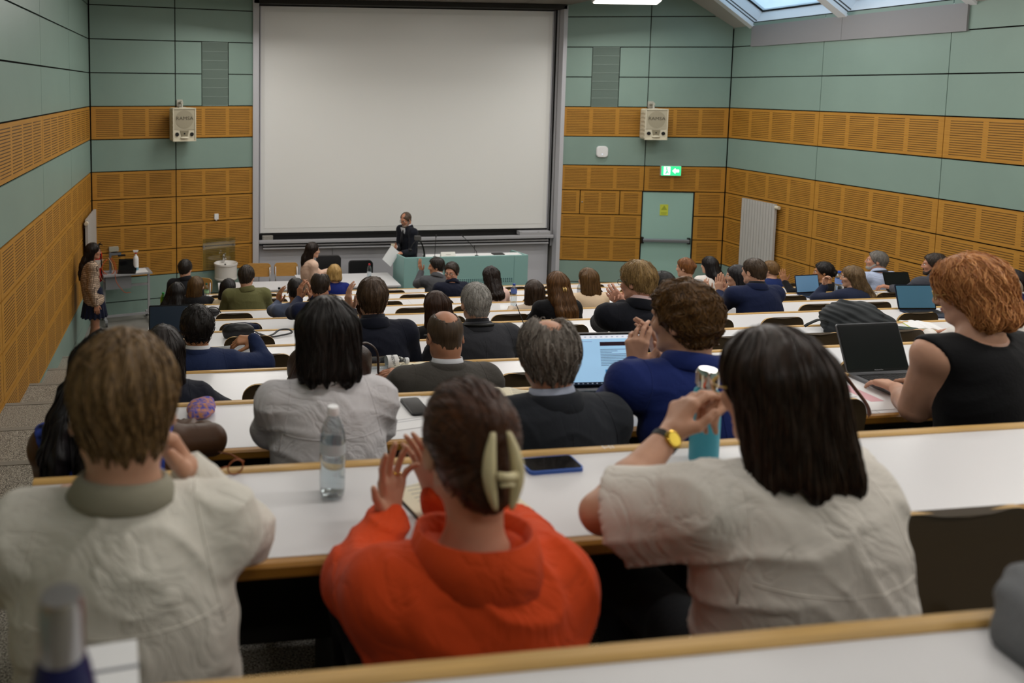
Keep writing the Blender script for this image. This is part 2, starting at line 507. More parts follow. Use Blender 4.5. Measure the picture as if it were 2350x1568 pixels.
for y0, y1 in ((WY0, ym - .003), (ym + .003, WY1)):
    b = MB(); b.box(WR - .03, WR + .02, y0, y1, 4.72, 5.085); b.build('fascia_panel', mat('fascia_grey', '#8f8e90', rough=.55), win)
# dark soffit tiles above the screen
M_SOFF = mat('soffit_tile', '#7c766e', rough=.8)
for i in range(10):
    x0 = XL - .05 + .63 * i; x1 = min(x0 + .615, XR + .1)
    for y0 in (12.4, 13.32):
        b = MB(); b.box(x0, x1, y0, y0 + .9, 5.53, 5.55); b.build('soffit_tile', M_SOFF, ceil)
b = MB(); b.box(XL - .1, XR + .15, 12.35, 14.6, 5.56, 5.62); b.build('soffit_carrier', M_JOINT, ceil)

# ------------------------------------------------------------------ ceiling luminaires (lamps of the hall and an added front pair)
M_DIFF = mat('lamp_diffuser', '#fff6e6', rough=.5, emit=(1.0, .93, .82, 1), estr=3.5)
def luminaire(x, y, z, L_, label, tilt=0.0, power=LAMP_POWER, rz=0.0):
    t = thing('ceiling_light', label, 'light', (x, y, z), rz, 'linear ceiling lights')
    b = MB(); b.box(-L_ / 2, L_ / 2, -.09, .09, .02, .09); b.build('housing', M_WHITE, t, rot=(tilt, 0, 0))
    b = MB(); b.box(-L_ / 2 + .02, L_ / 2 - .02, -.075, .075, .0, .02); b.build('diffuser', M_DIFF, t, rot=(tilt, 0, 0))
    for s in (-1, 1):
        b = MB(); b.cyl((s * L_ * .35, 0, .06), (s * L_ * .35, 0, max(.1, ZC - z)), .006, 6); b.build('suspension', M_STEEL, t)
    ld = bpy.data.lights.new('lamp_tube', 'AREA'); ld.shape = 'RECTANGLE'; ld.size = L_ - .06; ld.size_y = .14
    ld.energy = power; ld.color = LAMP_COLOR
    lo = bpy.data.objects.new('lamp_tube', ld); COL.objects.link(lo); lo.parent = t; lo.location = (0, 0, -.012); lo.rotation_euler = (tilt, 0, 0)
    return t
for j, y in enumerate((10.2, 7.4, 4.6, 1.8, -1.0)):
    for i, x in enumerate((.6, 3.3, 6.0, 8.2)):
        luminaire(x, y, 5.55, 1.5, 'white linear luminaire, %s from the stair wall in the %s lamp line from the screen' % (('first', 'second', 'third', 'fourth')[i], ('first', 'second', 'third', 'fourth', 'fifth')[j]), power=LAMP_POWER * (.55, 1.05, 1.15, 1.0)[i])
for _x, _s in ((2.2, 'basin'), (5.6, 'door')): luminaire(_x, 11.5, 5.50, 1.5, 'added unseen luminaire lighting the screen, before the dark soffit, towards the %s side' % _s, tilt=R(-25), power=44)  # extra pair out of view, added to brighten the screen and front walls
luminaire(7.45, 12.75, 5.44, 1.2, 'white linear luminaire hanging beside the dark soffit, near the right-hand wing', tilt=R(-20), power=44)
luminaire(.95, 12.75, 5.43, 1.2, 'white linear luminaire hanging beside the dark soffit, near the left-hand wing', tilt=R(-20), power=44)
# ------------------------------------------------------------------ desk rows
SEAT = ['first', 'second', 'third', 'fourth', 'fifth', 'sixth', 'seventh', 'eighth', 'ninth', 'tenth', 'eleventh', 'twelfth', 'thirteenth', 'fourteenth', 'fifteenth']
ORD = ['', 'first', 'second', 'third', 'fourth', 'fifth', 'sixth', 'seventh', 'eighth', 'ninth', 'tenth', 'eleventh', 'twelfth']
def ordf(k): return ORD[12 - k]          # counted from the lectern
M_DESK = mat('desk_laminate', '#d9d8da', rough=.28, spec=.45, noise=.02, nscale=2)
M_BEECH = mat('beech_edge', '#c9a160', rough=.4, noise=.18, nscale=6, stretch=(1, 12, 12))
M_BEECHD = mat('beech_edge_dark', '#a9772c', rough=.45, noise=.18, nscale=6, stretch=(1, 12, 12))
M_UNDER = mat('desk_underside', '#2a2724', rough=.7)
for k in range(1, 12):
    y1 = row_y(k); z = DESK_Z[k]; y0 = y1 - .42
    t = thing('lecture_desk', 'long white desk with pale wood edging, %s row counted from the lectern' % ordf(k), 'desk', (0, y1, floor_z(k)), 0, 'white lecture desk rows')
    Z = DESK_H
    n = 3
    for i in range(n):
        a = DX0 + (DX1 - DX0) * i / n; c = DX0 + (DX1 - DX0) * (i + 1) / n
        b = MB(); b.box(a + .0008, c - .0008, -.395, -.026, Z - .03, Z); b.build('tabletop', M_DESK, t)
    prof = [(-.028, Z - .034), (-.002, Z - .034), (.0, Z - .03), (.0, Z + .004), (-.004, Z + .008), (-.022, Z + .008), (-.028, Z + .003)]
    b = MB(); b.prism(prof, DX0, DX1, 'x'); b.build('back_edge', M_BEECH, t)
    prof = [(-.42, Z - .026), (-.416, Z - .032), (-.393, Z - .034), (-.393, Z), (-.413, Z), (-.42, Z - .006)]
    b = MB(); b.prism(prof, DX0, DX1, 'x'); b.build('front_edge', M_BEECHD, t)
    b = MB(); b.box(DX0 + .02, DX1 - .02, -.05, -.032, .28, Z - .035); b.build('modesty_panel', M_UNDER, t)
    for i in range(6):
        x = DX0 + .30 + i * 1.69
        b = MB(); b.box(x - .025, x + .025, -.30, -.06, 0, Z - .032); b.build('support', M_BLACK, t)

# ------------------------------------------------------------------ lecture chairs
M_CHB = mat('chair_laminate', '#4a3d2b', rough=.42, spec=.4)
M_CHE = mat('chair_ply_edge', '#bd9a62', rough=.5)
def chair_proto():
    t = empty('lecture_chair')
    # backrest: bent ply shell, saddle top, tapering down
    W, H0, H1 = .188, .43, .857
    def outline(n=8):
        pts = []
        pts.append((.145, H0))
        pts.append((.175, H0 + .18))
        for i in range(n + 1):
            a = R(90 * i / n)
            pts.append((W - .075 + .075 * math.cos(a), H1 - .075 + .075 * math.sin(a)))
        mid = [(.06, H1 - .006), (0, H1 - .009), (-.06, H1 - .006)]
        left = [(-x, z) for x, z in reversed(pts)]
        return pts + mid + left
    o = outline()
    def bend(x, z): return .55 * x * x + .10 * (z - .43) * -.5 
    b = MB(); n = len(o)
    fr = [(x, bend(x, z), z) for x, z in o]; bk = [(x, bend(x, z) - .013, z) for x, z in o]
    b.v = fr + bk
    for j in range(n):
        k = (j + 1) % n; b.face((j, k, n + k, n + j), 1)
    # faces as strips between mirrored points
    for j in range(n // 2 - 1):
        b.face((j, n - 1 - j, n - 2 - j, j + 1), 0)
        b.face((n + j, n + j + 1, 2 * n - 2 - j, 2 * n - 1 - j), 0)
    if n % 2:
        j = n // 2; b.face((j - 1, j + 1, j), 0); b.face((n + j - 1, n + j, n + j + 1), 0)
    b.build('backrest', [M_CHB, M_CHE], t)
    b = MB(); b.prism(rrect(.38, .38, .07), .425, .44, 'z', 0, 1); b.xf(Matrix.Translation((0, .19, 0))); b.build('seat', [M_CHB, M_CHE], t)
    b = MB(); b.tube([(0, -.02, .62), (0, -.035, .45), (0, .1, .41), (0, .2, .41)], .018, 8); b.build('bracket', M_BLACK, t, True)
    b = MB(); b.cyl((0, .2, .41), (0, .2, .02), .03, 12); b.cyl((0, .2, .0), (0, .2, .02), .12, 16); b.build('pillar', M_BLACK, t, True, auto=40)
    return t
CHAIR_X = [-.2 + .612 * i for i in range(15)]
proto = None
OCC = set()   # (desk row, seat) that someone sits on
for _k, _xs in {2: (-.10, .49, 1.15), 3: (.414, -.19, 1.145, 1.70, 2.735), 4: (-.09, 1.16), 5: (.025, 1.06, 1.70, 2.80, 5.22), 6: (1.79,), 7: (1.095, 1.5, 3.245, 4.265, 5.22, 7.93),
                8: (1.02, 3.51, 4.10, 5.80, 7.18, 8.19), 9: (.60, -.17, 3.455, 5.91, 7.765, 8.49), 10: (.45, .05, 3.34, 6.97, 7.885), 11: (3.47, 1.99, -.10)}.items():
    for _x in _xs: OCC.add((_k, int(np.argmin([abs(_x - c_) for c_ in CHAIR_X]))))
for k in range(2, 12):
    for i, x in enumerate(CHAIR_X):
        occ = (k, i) in OCC
        if k == 2 and i > 4: continue
        if k == 3 and i > 6: continue
        y = row_y(k) - (.86 if occ else .51)
        if k == 2 and i == 3: y = row_y(k) - .577; x = 1.575
        if proto is None: proto = c = chair_proto()
        else: c = copy_tree(proto)
        c.location = (x, y, floor_z(k)); c.rotation_euler = (0, 0, 0); c.scale = (1, 1, 1)
        if occ: c.scale = (1, 1, .92)
        if occ: tag(c, 'occupied brown plywood chair, %s seat from the stair aisle, %s desk row from the lectern' % (SEAT[i], ordf(k)), 'chair', 'occupied lecture chairs')
        else: tag(c, 'empty brown plywood chair, %s seat from the stair aisle, %s desk row from the lectern' % (SEAT[i], ordf(k)), 'chair', 'empty lecture chairs')
# ------------------------------------------------------------------ signed-distance modelling: smooth, continuous bodies
F32 = np.float32
def vec(*a): return np.array(a, dtype=np.float64)
class SDF:
    def __init__(s, lo, hi, h):
        s.lo = np.array(lo, float); s.h = h
        s.n = np.maximum(4, np.ceil((np.array(hi, float) - s.lo) / h).astype(int) + 1)
        s.ax = [(s.lo[i] + h * np.arange(s.n[i])).astype(F32) for i in range(3)]
        s.d = np.full(s.n, 1.0, F32)
    def sub(s, lo, hi):
        a = np.clip(np.floor((np.array(lo) - s.lo) / s.h).astype(int), 0, s.n)
        b = np.clip(np.ceil((np.array(hi) - s.lo) / s.h).astype(int) + 1, 0, s.n)
        if np.any(b <= a): return None
        sl = tuple(slice(a[i], b[i]) for i in range(3))
        x = s.ax[0][sl[0]][:, None, None]; y = s.ax[1][sl[1]][None, :, None]; z = s.ax[2][sl[2]][None, None, :]
        return sl, x, y, z
    def _mix(s, sl, val, k):
        d = s.d[sl]
        if k <= 0: s.d[sl] = np.minimum(d, val); return
        hh = np.maximum(k - np.abs(d - val), 0) / k
        s.d[sl] = np.minimum(d, val) - hh * hh * k * .25
    def cap(s, a, b, ra, rb, k=.02):
        a = np.array(a, float); b = np.array(b, float); m = max(ra, rb) + k + 3 * s.h
        q = s.sub(np.minimum(a, b) - m, np.maximum(a, b) + m)
        if q is None: return s
        sl, x, y, z = q; ba = (b - a).astype(F32); L2 = float(ba @ ba) + 1e-12
        dx, dy, dz = x - F32(a[0]), y - F32(a[1]), z - F32(a[2])
        t = np.clip((dx * ba[0] + dy * ba[1] + dz * ba[2]) / F32(L2), 0, 1)
        v = np.sqrt((dx - t * ba[0]) ** 2 + (dy - t * ba[1]) ** 2 + (dz - t * ba[2]) ** 2) - (F32(ra) + F32(rb - ra) * t)
        s._mix(sl, v, k); return s
    def chain(s, pts, rs, k=.015):
        for i in range(len(pts) - 1): s.cap(pts[i], pts[i + 1], rs[i], rs[i + 1], k)
        return s
    def _ell(s, c, r, Rm, m):
        c = np.array(c, float); r = np.array(r, float); mm = float(r.max()) + m
        q = s.sub(c - mm, c + mm)
        if q is None: return None
        sl, x, y, z = q; dx, dy, dz = x - F32(c[0]), y - F32(c[1]), z - F32(c[2])
        if Rm is not None:
            Q = np.array(Rm, F32)
            dx, dy, dz = (Q[0, 0] * dx + Q[1, 0] * dy + Q[2, 0] * dz, Q[0, 1] * dx + Q[1, 1] * dy + Q[2, 1] * dz, Q[0, 2] * dx + Q[1, 2] * dy + Q[2, 2] * dz)
        r = r.astype(F32)
        a = np.sqrt((dx / r[0]) ** 2 + (dy / r[1]) ** 2 + (dz / r[2]) ** 2)
        b = np.sqrt((dx / r[0] ** 2) ** 2 + (dy / r[1] ** 2) ** 2 + (dz / r[2] ** 2) ** 2) + 1e-9
        return sl, a * (a - 1) / b
    def ell(s, c, r, k=.02, Rm=None):
        q = s._ell(c, r, Rm, k + 3 * s.h)
        if q: s._mix(q[0], q[1], k)
        return s
    def carve(s, c, r, k=.01, Rm=None):
        q = s._ell(c, r, Rm, k + 3 * s.h)
        if q is None: return s
        sl, v = q; d = s.d[sl]; hh = np.maximum(k - np.abs(d + v), 0) / max(k, 1e-6)
        s.d[sl] = np.maximum(d, -v) + hh * hh * k * .25
        return s
    def cut(s, p, n):
        n = np.array(n, float); n /= np.linalg.norm(n)
        v = (s.ax[0][:, None, None] - p[0]) * n[0] + (s.ax[1][None, :, None] - p[1]) * n[1] + (s.ax[2][None, None, :] - p[2]) * n[2]
        s.d = np.maximum(s.d, v.astype(F32)); return s
    def grid(s): return s.ax[0][:, None, None], s.ax[1][None, :, None], s.ax[2][None, None, :]
    def sample(s, P):
        g = (P - s.lo) / s.h; i = np.clip(np.floor(g).astype(int), 0, s.n - 2); f = np.clip(g - i, 0, 1)
        x, y, z = i.T; fx, fy, fz = f.T; d = s.d
        c00 = d[x, y, z] * (1 - fx) + d[x + 1, y, z] * fx; c10 = d[x, y + 1, z] * (1 - fx) + d[x + 1, y + 1, z] * fx
        c01 = d[x, y, z + 1] * (1 - fx) + d[x + 1, y, z + 1] * fx; c11 = d[x, y + 1, z + 1] * (1 - fx) + d[x + 1, y + 1, z + 1] * fx
        return (c00 * (1 - fy) + c10 * fy) * (1 - fz) + (c01 * (1 - fy) + c11 * fy) * fz
    def grad(s, P):
        e = s.h; g = np.stack([s.sample(P + np.eye(3)[i] * e) - s.sample(P - np.eye(3)[i] * e) for i in range(3)], 1)
        return g / (np.linalg.norm(g, axis=1, keepdims=True) + 1e-9)
    def mesh(s):
        d = s.d.copy()
        for ax in range(3):
            sl = [slice(None)] * 3
            for e in (0, -1): sl[ax] = e; d[tuple(sl)] = np.maximum(d[tuple(sl)], F32(s.h * .5))
        ins = d < 0
        c = [(i, j, k) for i in (0, 1) for j in (0, 1) for k in (0, 1)]
        def cs(a, o): return a[o[0]:a.shape[0] - 1 + o[0], o[1]:a.shape[1] - 1 + o[1], o[2]:a.shape[2] - 1 + o[2]]
        cnt = np.zeros(np.array(d.shape) - 1, np.int8)
        for o in c: cnt += cs(ins, o)
        act = (cnt > 0) & (cnt < 8); ii = np.argwhere(act)
        if len(ii) == 0: return np.zeros((0, 3)), np.zeros((0, 4), int)
        idx = np.full(cnt.shape, -1, np.int32); idx[act] = np.arange(len(ii))
        acc = np.zeros((len(ii), 3)); num = np.zeros(len(ii))
        for a in c:
            for ax in range(3):
                if a[ax]: continue
                b = list(a); b[ax] = 1
                va = d[ii[:, 0] + a[0], ii[:, 1] + a[1], ii[:, 2] + a[2]]; vb = d[ii[:, 0] + b[0], ii[:, 1] + b[1], ii[:, 2] + b[2]]
                cr = (va < 0) != (vb < 0); t = np.where(cr, va / np.where(cr, va - vb, 1), 0)
                p = np.array(a, float)[None, :].repeat(len(ii), 0); p[:, ax] += t
                acc += p * cr[:, None]; num += cr
        V = s.lo + s.h * (ii + acc / num[:, None])
        Fs = []
        for ax in range(3):
            u, w = (ax + 1) % 3, (ax + 2) % 3
            s0 = [slice(None)] * 3; s1 = [slice(None)] * 3; s0[ax] = slice(0, -1); s1[ax] = slice(1, None)
            a, b = ins[tuple(s0)], ins[tuple(s1)]
            e = np.argwhere(a != b)
            e = e[(e[:, u] > 0) & (e[:, w] > 0) & (e[:, u] < d.shape[u] - 1) & (e[:, w] < d.shape[w] - 1)]
            if len(e) == 0: continue
            fl = b[tuple(e.T)]
            def cell(du, dw):
                q = e.copy(); q[:, u] += du; q[:, w] += dw; return idx[tuple(q.T)]
            q = np.stack([cell(-1, -1), cell(0, -1), cell(0, 0), cell(-1, 0)], 1)
            q[fl] = q[fl][:, ::-1]; Fs.append(q)
        return V, np.concatenate(Fs)

def np_mesh(name, parts, mats, parent, attrs=None, smooth=True):
    """parts: list of (V, F, material index); joined in one mesh"""
    if not isinstance(mats, (list, tuple)): mats = [mats]
    Vs, loops, starts, tot, mi = [], [], [], [], []
    nv = 0; nl = 0
    for V, Fq, m in parts:
        if len(V) == 0: continue
        Vs.append(V); k = Fq.shape[1]
        loops.append((Fq + nv).ravel()); starts.append(nl + np.arange(len(Fq)) * k); mi.append(np.full(len(Fq), m))
        nv += len(V); nl += Fq.size
    V = np.concatenate(Vs); loops = np.concatenate(loops); starts = np.concatenate(starts); mi = np.concatenate(mi)
    me = bpy.data.meshes.new(name)
    me.vertices.add(len(V)); me.vertices.foreach_set('co', V.astype(F32).ravel())
    me.loops.add(len(loops)); me.loops.foreach_set('vertex_index', loops.astype(np.int32))
    me.polygons.add(len(starts)); me.polygons.foreach_set('loop_start', starts.astype(np.int32))
    for q in mats: me.materials.append(q)
    if len(mats) > 1: me.polygons.foreach_set('material_index', mi.astype(np.int32))
    me.polygons.foreach_set('use_smooth', np.full(len(starts), smooth))
    me.update(calc_edges=True); me.validate()
    if attrs:
        for an, (ty, arr) in attrs.items():
            at = me.attributes.new(an, ty, 'POINT')
            at.data.foreach_set('vector' if ty == 'FLOAT_VECTOR' else 'value', arr.astype(F32).ravel())
    return link(name, me, parent)

def rotm(yaw, pitch, roll):
    """columns x right, y forward, z up; yaw left positive, pitch up positive, roll right positive (degrees)"""
    y, p, r = R(yaw), R(pitch), R(roll)
    Rz = np.array([[math.cos(y), -math.sin(y), 0], [math.sin(y), math.cos(y), 0], [0, 0, 1]])
    Rx = np.array([[1, 0, 0], [0, math.cos(p), -math.sin(p)], [0, math.sin(p), math.cos(p)]])
    Ry = np.array([[math.cos(r), 0, math.sin(r)], [0, 1, 0], [-math.sin(r), 0, math.cos(r)]])
    return Rz @ Rx @ Ry
def nrm(v):
    v = np.array(v, float); return v / (np.linalg.norm(v) + 1e-12)
def waves(x, y, z, lam, seed, n=4):
    r = np.random.default_rng(seed); out = 0
    for _ in range(n):
        d = r.normal(size=3); d /= np.linalg.norm(d); f = 2 * math.pi / lam * r.uniform(.7, 1.5)
        out = out + np.sin((x * d[0] + y * d[1] + z * d[2]) * f + r.uniform(0, 6.28))
    return out / n

# ---- materials of people
def skin_mat(c): return mat('skin_' + c, c, rough=.48, spec=.35, noise=.10, nscale=18, bump=.03, bscale=220, sss=.06)
def hair_mat(dark, light, rough=.42):
    key = 'hair_%s_%s' % (dark, light)
    if key in MATS: return MATS[key]
    m = bpy.data.materials.new(key); m.use_nodes = True
    N = m.node_tree.nodes; L = m.node_tree.links; b = N['Principled BSDF']
    at = N.new('ShaderNodeAttribute'); at.attribute_name = 'flow'
    mp = N.new('ShaderNodeMapping'); mp.inputs['Scale'].default_value = (9, 9, 6)
    nz = N.new('ShaderNodeTexNoise'); nz.inputs['Scale'].default_value = 3.0; nz.inputs['Detail'].default_value = 6; nz.inputs['Roughness'].default_value = .65
    L.new(at.outputs['Vector'], mp.inputs[0]); L.new(mp.outputs[0], nz.inputs['Vector'])
    rp = N.new('ShaderNodeValToRGB'); e = rp.color_ramp.elements
    e[0].position = .36; e[0].color = lin(dark); e[1].position = .66; e[1].color = lin(light)
    L.new(nz.outputs['Fac'], rp.inputs['Fac']); L.new(rp.outputs['Color'], b.inputs['Base Color'])
    b.inputs['Roughness'].default_value = rough; b.inputs['Specular IOR Level'].default_value = .35
    bp = N.new('ShaderNodeBump'); bp.inputs['Strength'].default_value = .55; bp.inputs['Distance'].default_value = .004
    L.new(nz.outputs['Fac'], bp.inputs['Height']); L.new(bp.outputs['Normal'], b.inputs['Normal'])
    MATS[key] = m; return m
def cloth(c, kind='plain'):
    key = 'cloth_%s_%s' % (c, kind)
    if key in MATS: return MATS[key]
    if kind in ('linen', 'suit'):
        m = mat(key, c, rough=.85 if kind == 'linen' else .8, spec=.15, noise=.03 if kind == 'linen' else .12, nscale=6 if kind == 'linen' else 220, sheen=.06)
        N = m.node_tree.nodes; L = m.node_tree.links
        tc = N.new('ShaderNodeTexCoord'); nz = N.new('ShaderNodeTexNoise'); nz.inputs['Scale'].default_value = 7.0 if kind == 'linen' else 5.0; nz.inputs['Detail'].default_value = 4.0; nz.inputs['Distortion'].default_value = 1.4
        sb = N.new('ShaderNodeMath'); sb.operation = 'SUBTRACT'; sb.inputs[1].default_value = .5
        ab = N.new('ShaderNodeMath'); ab.operation = 'ABSOLUTE'; pw = N.new('ShaderNodeMath'); pw.operation = 'POWER'; pw.inputs[1].default_value = .6
        L.new(tc.outputs['Object'], nz.inputs['Vector']); L.new(nz.outputs['Fac'], sb.inputs[0]); L.new(sb.outputs[0], ab.inputs[0]); L.new(ab.outputs[0], pw.inputs[0])
        bp = N.new('ShaderNodeBump'); bp.inputs['Strength'].default_value = .55 if kind == 'linen' else .28; bp.inputs['Distance'].default_value = .016
        L.new(pw.outputs[0], bp.inputs['Height']); L.new(bp.outputs['Normal'], N['Principled BSDF'].inputs['Normal'])
        return m
    if kind == 'satin': return mat(key, c, rough=.55, spec=.3, noise=.05, nscale=6, bump=.15, bscale=30)
    if kind == 'speckle': return mat(key, c, rough=.9, spec=.1, noise=.6, nscale=130, c2='#1c1c1e', bump=.3, bscale=150)
    if kind == 'print': return mat(key, c, rough=.7, spec=.2, noise=.6, nscale=38, c2='#12142c')
    if kind == 'check':
        m = bpy.data.materials.new(key); m.use_nodes = True
        N = m.node_tree.nodes; L = m.node_tree.links; b = N['Principled BSDF']
        tc = N.new('ShaderNodeTexCoord'); mp = N.new('ShaderNodeMapping'); mp.inputs['Scale'].default_value = (38, 38, 38)
        ch = N.new('ShaderNodeTexBrick'); ch.inputs['Color1'].default_value = lin(c); ch.inputs['Color2'].default_value = lin('#9c8672'); ch.inputs['Mortar'].default_value = lin('#4a3a30')
        ch.inputs['Scale'].default_value = 1; ch.inputs['Mortar Size'].default_value = .12; ch.offset = 0; ch.inputs['Brick Width'].default_value = 1; ch.inputs['Row Height'].default_value = 1
        sx = N.new('ShaderNodeSeparateXYZ'); cb = N.new('ShaderNodeCombineXYZ'); ad = N.new('ShaderNodeMath'); ad.operation = 'ADD'
        L.new(tc.outputs['Object'], mp.inputs[0]); L.new(mp.outputs[0], sx.inputs[0])
        L.new(sx.outputs['X'], ad.inputs[0]); L.new(sx.outputs['Y'], ad.inputs[1]); L.new(ad.outputs[0], cb.inputs['X']); L.new(sx.outputs['Z'], cb.inputs['Y'])
        L.new(cb.outputs[0], ch.inputs['Vector']); L.new(ch.outputs['Color'], b.inputs['Base Color']); b.inputs['Roughness'].default_value = .85
        MATS[key] = m; return m
    return mat(key, c, rough=.82, spec=.2, noise=.06, nscale=20, bump=.12, bscale=90, sheen=.08)

# ---- hands
FING = ((.031, .086, (.042, .026, .021)), (.010, .090, (.046, .030, .022)), (-.011, .085, (.042, .028, .021)), (-.030, .076, (.033, .021, .018)))
def hand_pts(w, d, n, side, curl=(.25, .25, .28, .32), spread=.06, thumb=.5, sc=1.0):
    """w wrist, d towards the fingers, n out of the palm, side = +1 when thumb lies at d x n"""
    d = nrm(d); n = np.array(n, float); n = nrm(n - d * (n @ d)); s = np.cross(d, n) * side
    out = []
    for i, (off, L_, ph) in enumerate(FING):
        k0 = w + (s * off * .55 + d * .018) * sc; k1 = w + (s * off + d * L_) * sc
        pts = [k1]; a = 0; cu = curl[i] if not np.isscalar(curl) else curl
        base = nrm(d + s * spread * (1.5 - i))
        for q, l in enumerate(ph):
            a += cu * (1.1, 1.35, .9)[q]
            pts.append(pts[-1] + (base * math.cos(a) + n * math.sin(a)) * l * sc)
        out.append((k0, pts))
    t0 = w + (s * .018 + d * .016 + n * .006) * sc
    t1 = t0 + nrm(s * .9 + d * .75 + n * (.15 + .6 * (1 - thumb))) * .040 * sc
    t2 = t1 + nrm(s * (.25 + .55 * thumb) + d * 1.0 + n * .35 * (1 - thumb)) * .032 * sc
    t3 = t2 + nrm(s * (.05 + .4 * thumb) + d * 1.0 + n * .3 * (1 - thumb)) * .026 * sc
    return out, (t0, t1, t2, t3)
def add_hand(S, w, d, n, side, sc=1.0, **kw):
    fs, th = hand_pts(w, d, n, side, sc=sc, **kw)
    for i, (k0, pts) in enumerate(fs):
        S.cap(k0, pts[0], .0145 * sc, .0125 * sc, .014)
        f = (1, 1, .97, .88)[i] * sc
        S.cap(pts[0], pts[1], .0098 * f, .0086 * f, .006)
        S.cap(pts[1], pts[2], .0086 * f, .0078 * f, .003)
        S.cap(pts[2], pts[3], .0078 * f, .0064 * f, .003)
    S.cap(fs[0][0], fs[3][1][0], .012 * sc, .010 * sc, .012)
    S.cap(th[0], th[1], .016 * sc, .0125 * sc, .016)
    S.cap(th[1], th[2], .0118 * sc, .0098 * sc, .005)
    S.cap(th[2], th[3], .0098 * sc, .0075 * sc, .003)
    return np.concatenate([np.array([p for _, q in fs for p in q]), np.array(th)])

# ---- hair clumps following the hair surface
def strands(S, V, Hc, Rh, n, length, crown, rad=.0016, wave=.0, lift=.002, jit=.12, seed=3, grav=.55, zmin=None):
    rg = np.random.default_rng(seed)
    loc = (V - Hc) @ Rh
    cand = np.where(loc[:, 2] > -.16)[0]
    P = V[rg.choice(cand, n)]
    T = max(4, int(length / .014))
    cr = Hc + Rh @ np.array(crown)
    path = []; ph = rg.uniform(0, 6.28, n); jv = rg.normal(size=(n, 3)) * jit
    ls = rg.uniform(.55, 1.15, n); lf = lift * rg.uniform(.2, 1.5, n)
    for t in range(T):
        g = S.grad(P); P = P - g * (S.sample(P) - lf)[:, None]
        path.append(P.copy())
        f = (P - cr); f /= np.linalg.norm(f, axis=1, keepdims=True) + 1e-9
        f = f * (1 - grav) + np.array([0, 0, -1.0]) * grav + jv
        f = f - g * np.sum(f * g, 1, keepdims=True); f /= np.linalg.norm(f, axis=1, keepdims=True) + 1e-9
        sd = np.cross(f, g)
        P = P + f * .014 * ls[:, None] + sd * (wave * np.sin(ph + t * .9))[:, None]
    path = np.stack(path, 1)                                   # n,T,3
    tan = np.gradient(path, axis=1); tan /= np.linalg.norm(tan, axis=2, keepdims=True) + 1e-9
    up = np.broadcast_to(rg.normal(size=(n, 1, 3)), tan.shape)
    a = np.cross(tan, up); a /= np.linalg.norm(a, axis=2, keepdims=True) + 1e-9
    b = np.cross(tan, a)
    rr = rad * rg.uniform(.6, 1.4, (n, 1, 1)) * np.sin(np.linspace(.35, math.pi - .12, T))[None, :, None]
    if zmin is not None:
        lz = ((path - Hc) @ Rh)[:, :, 2:3]; rr = rr * np.clip((lz - zmin) / .008, 0, 1)
    ring = np.stack([path + (a * math.cos(q) + b * math.sin(q)) * rr for q in (0, 2.094, 4.188)], 2)   # n,T,3,3
    VV = ring.reshape(-1, 3)
    base = (np.arange(n)[:, None] * T + np.arange(T - 1)[None, :]).ravel() * 3
    Fq = np.concatenate([np.stack([base + j, base + (j + 1) % 3, base + 3 + (j + 1) % 3, base + 3 + j], 1) for j in range(3)])
    fl = np.stack([np.repeat(rg.uniform(-1, 1, n), T * 3), np.repeat(rg.uniform(-1, 1, n), T * 3), np.tile(np.repeat(np.linspace(0, .3, T), 3), n)], 1)
    return VV, Fq, fl
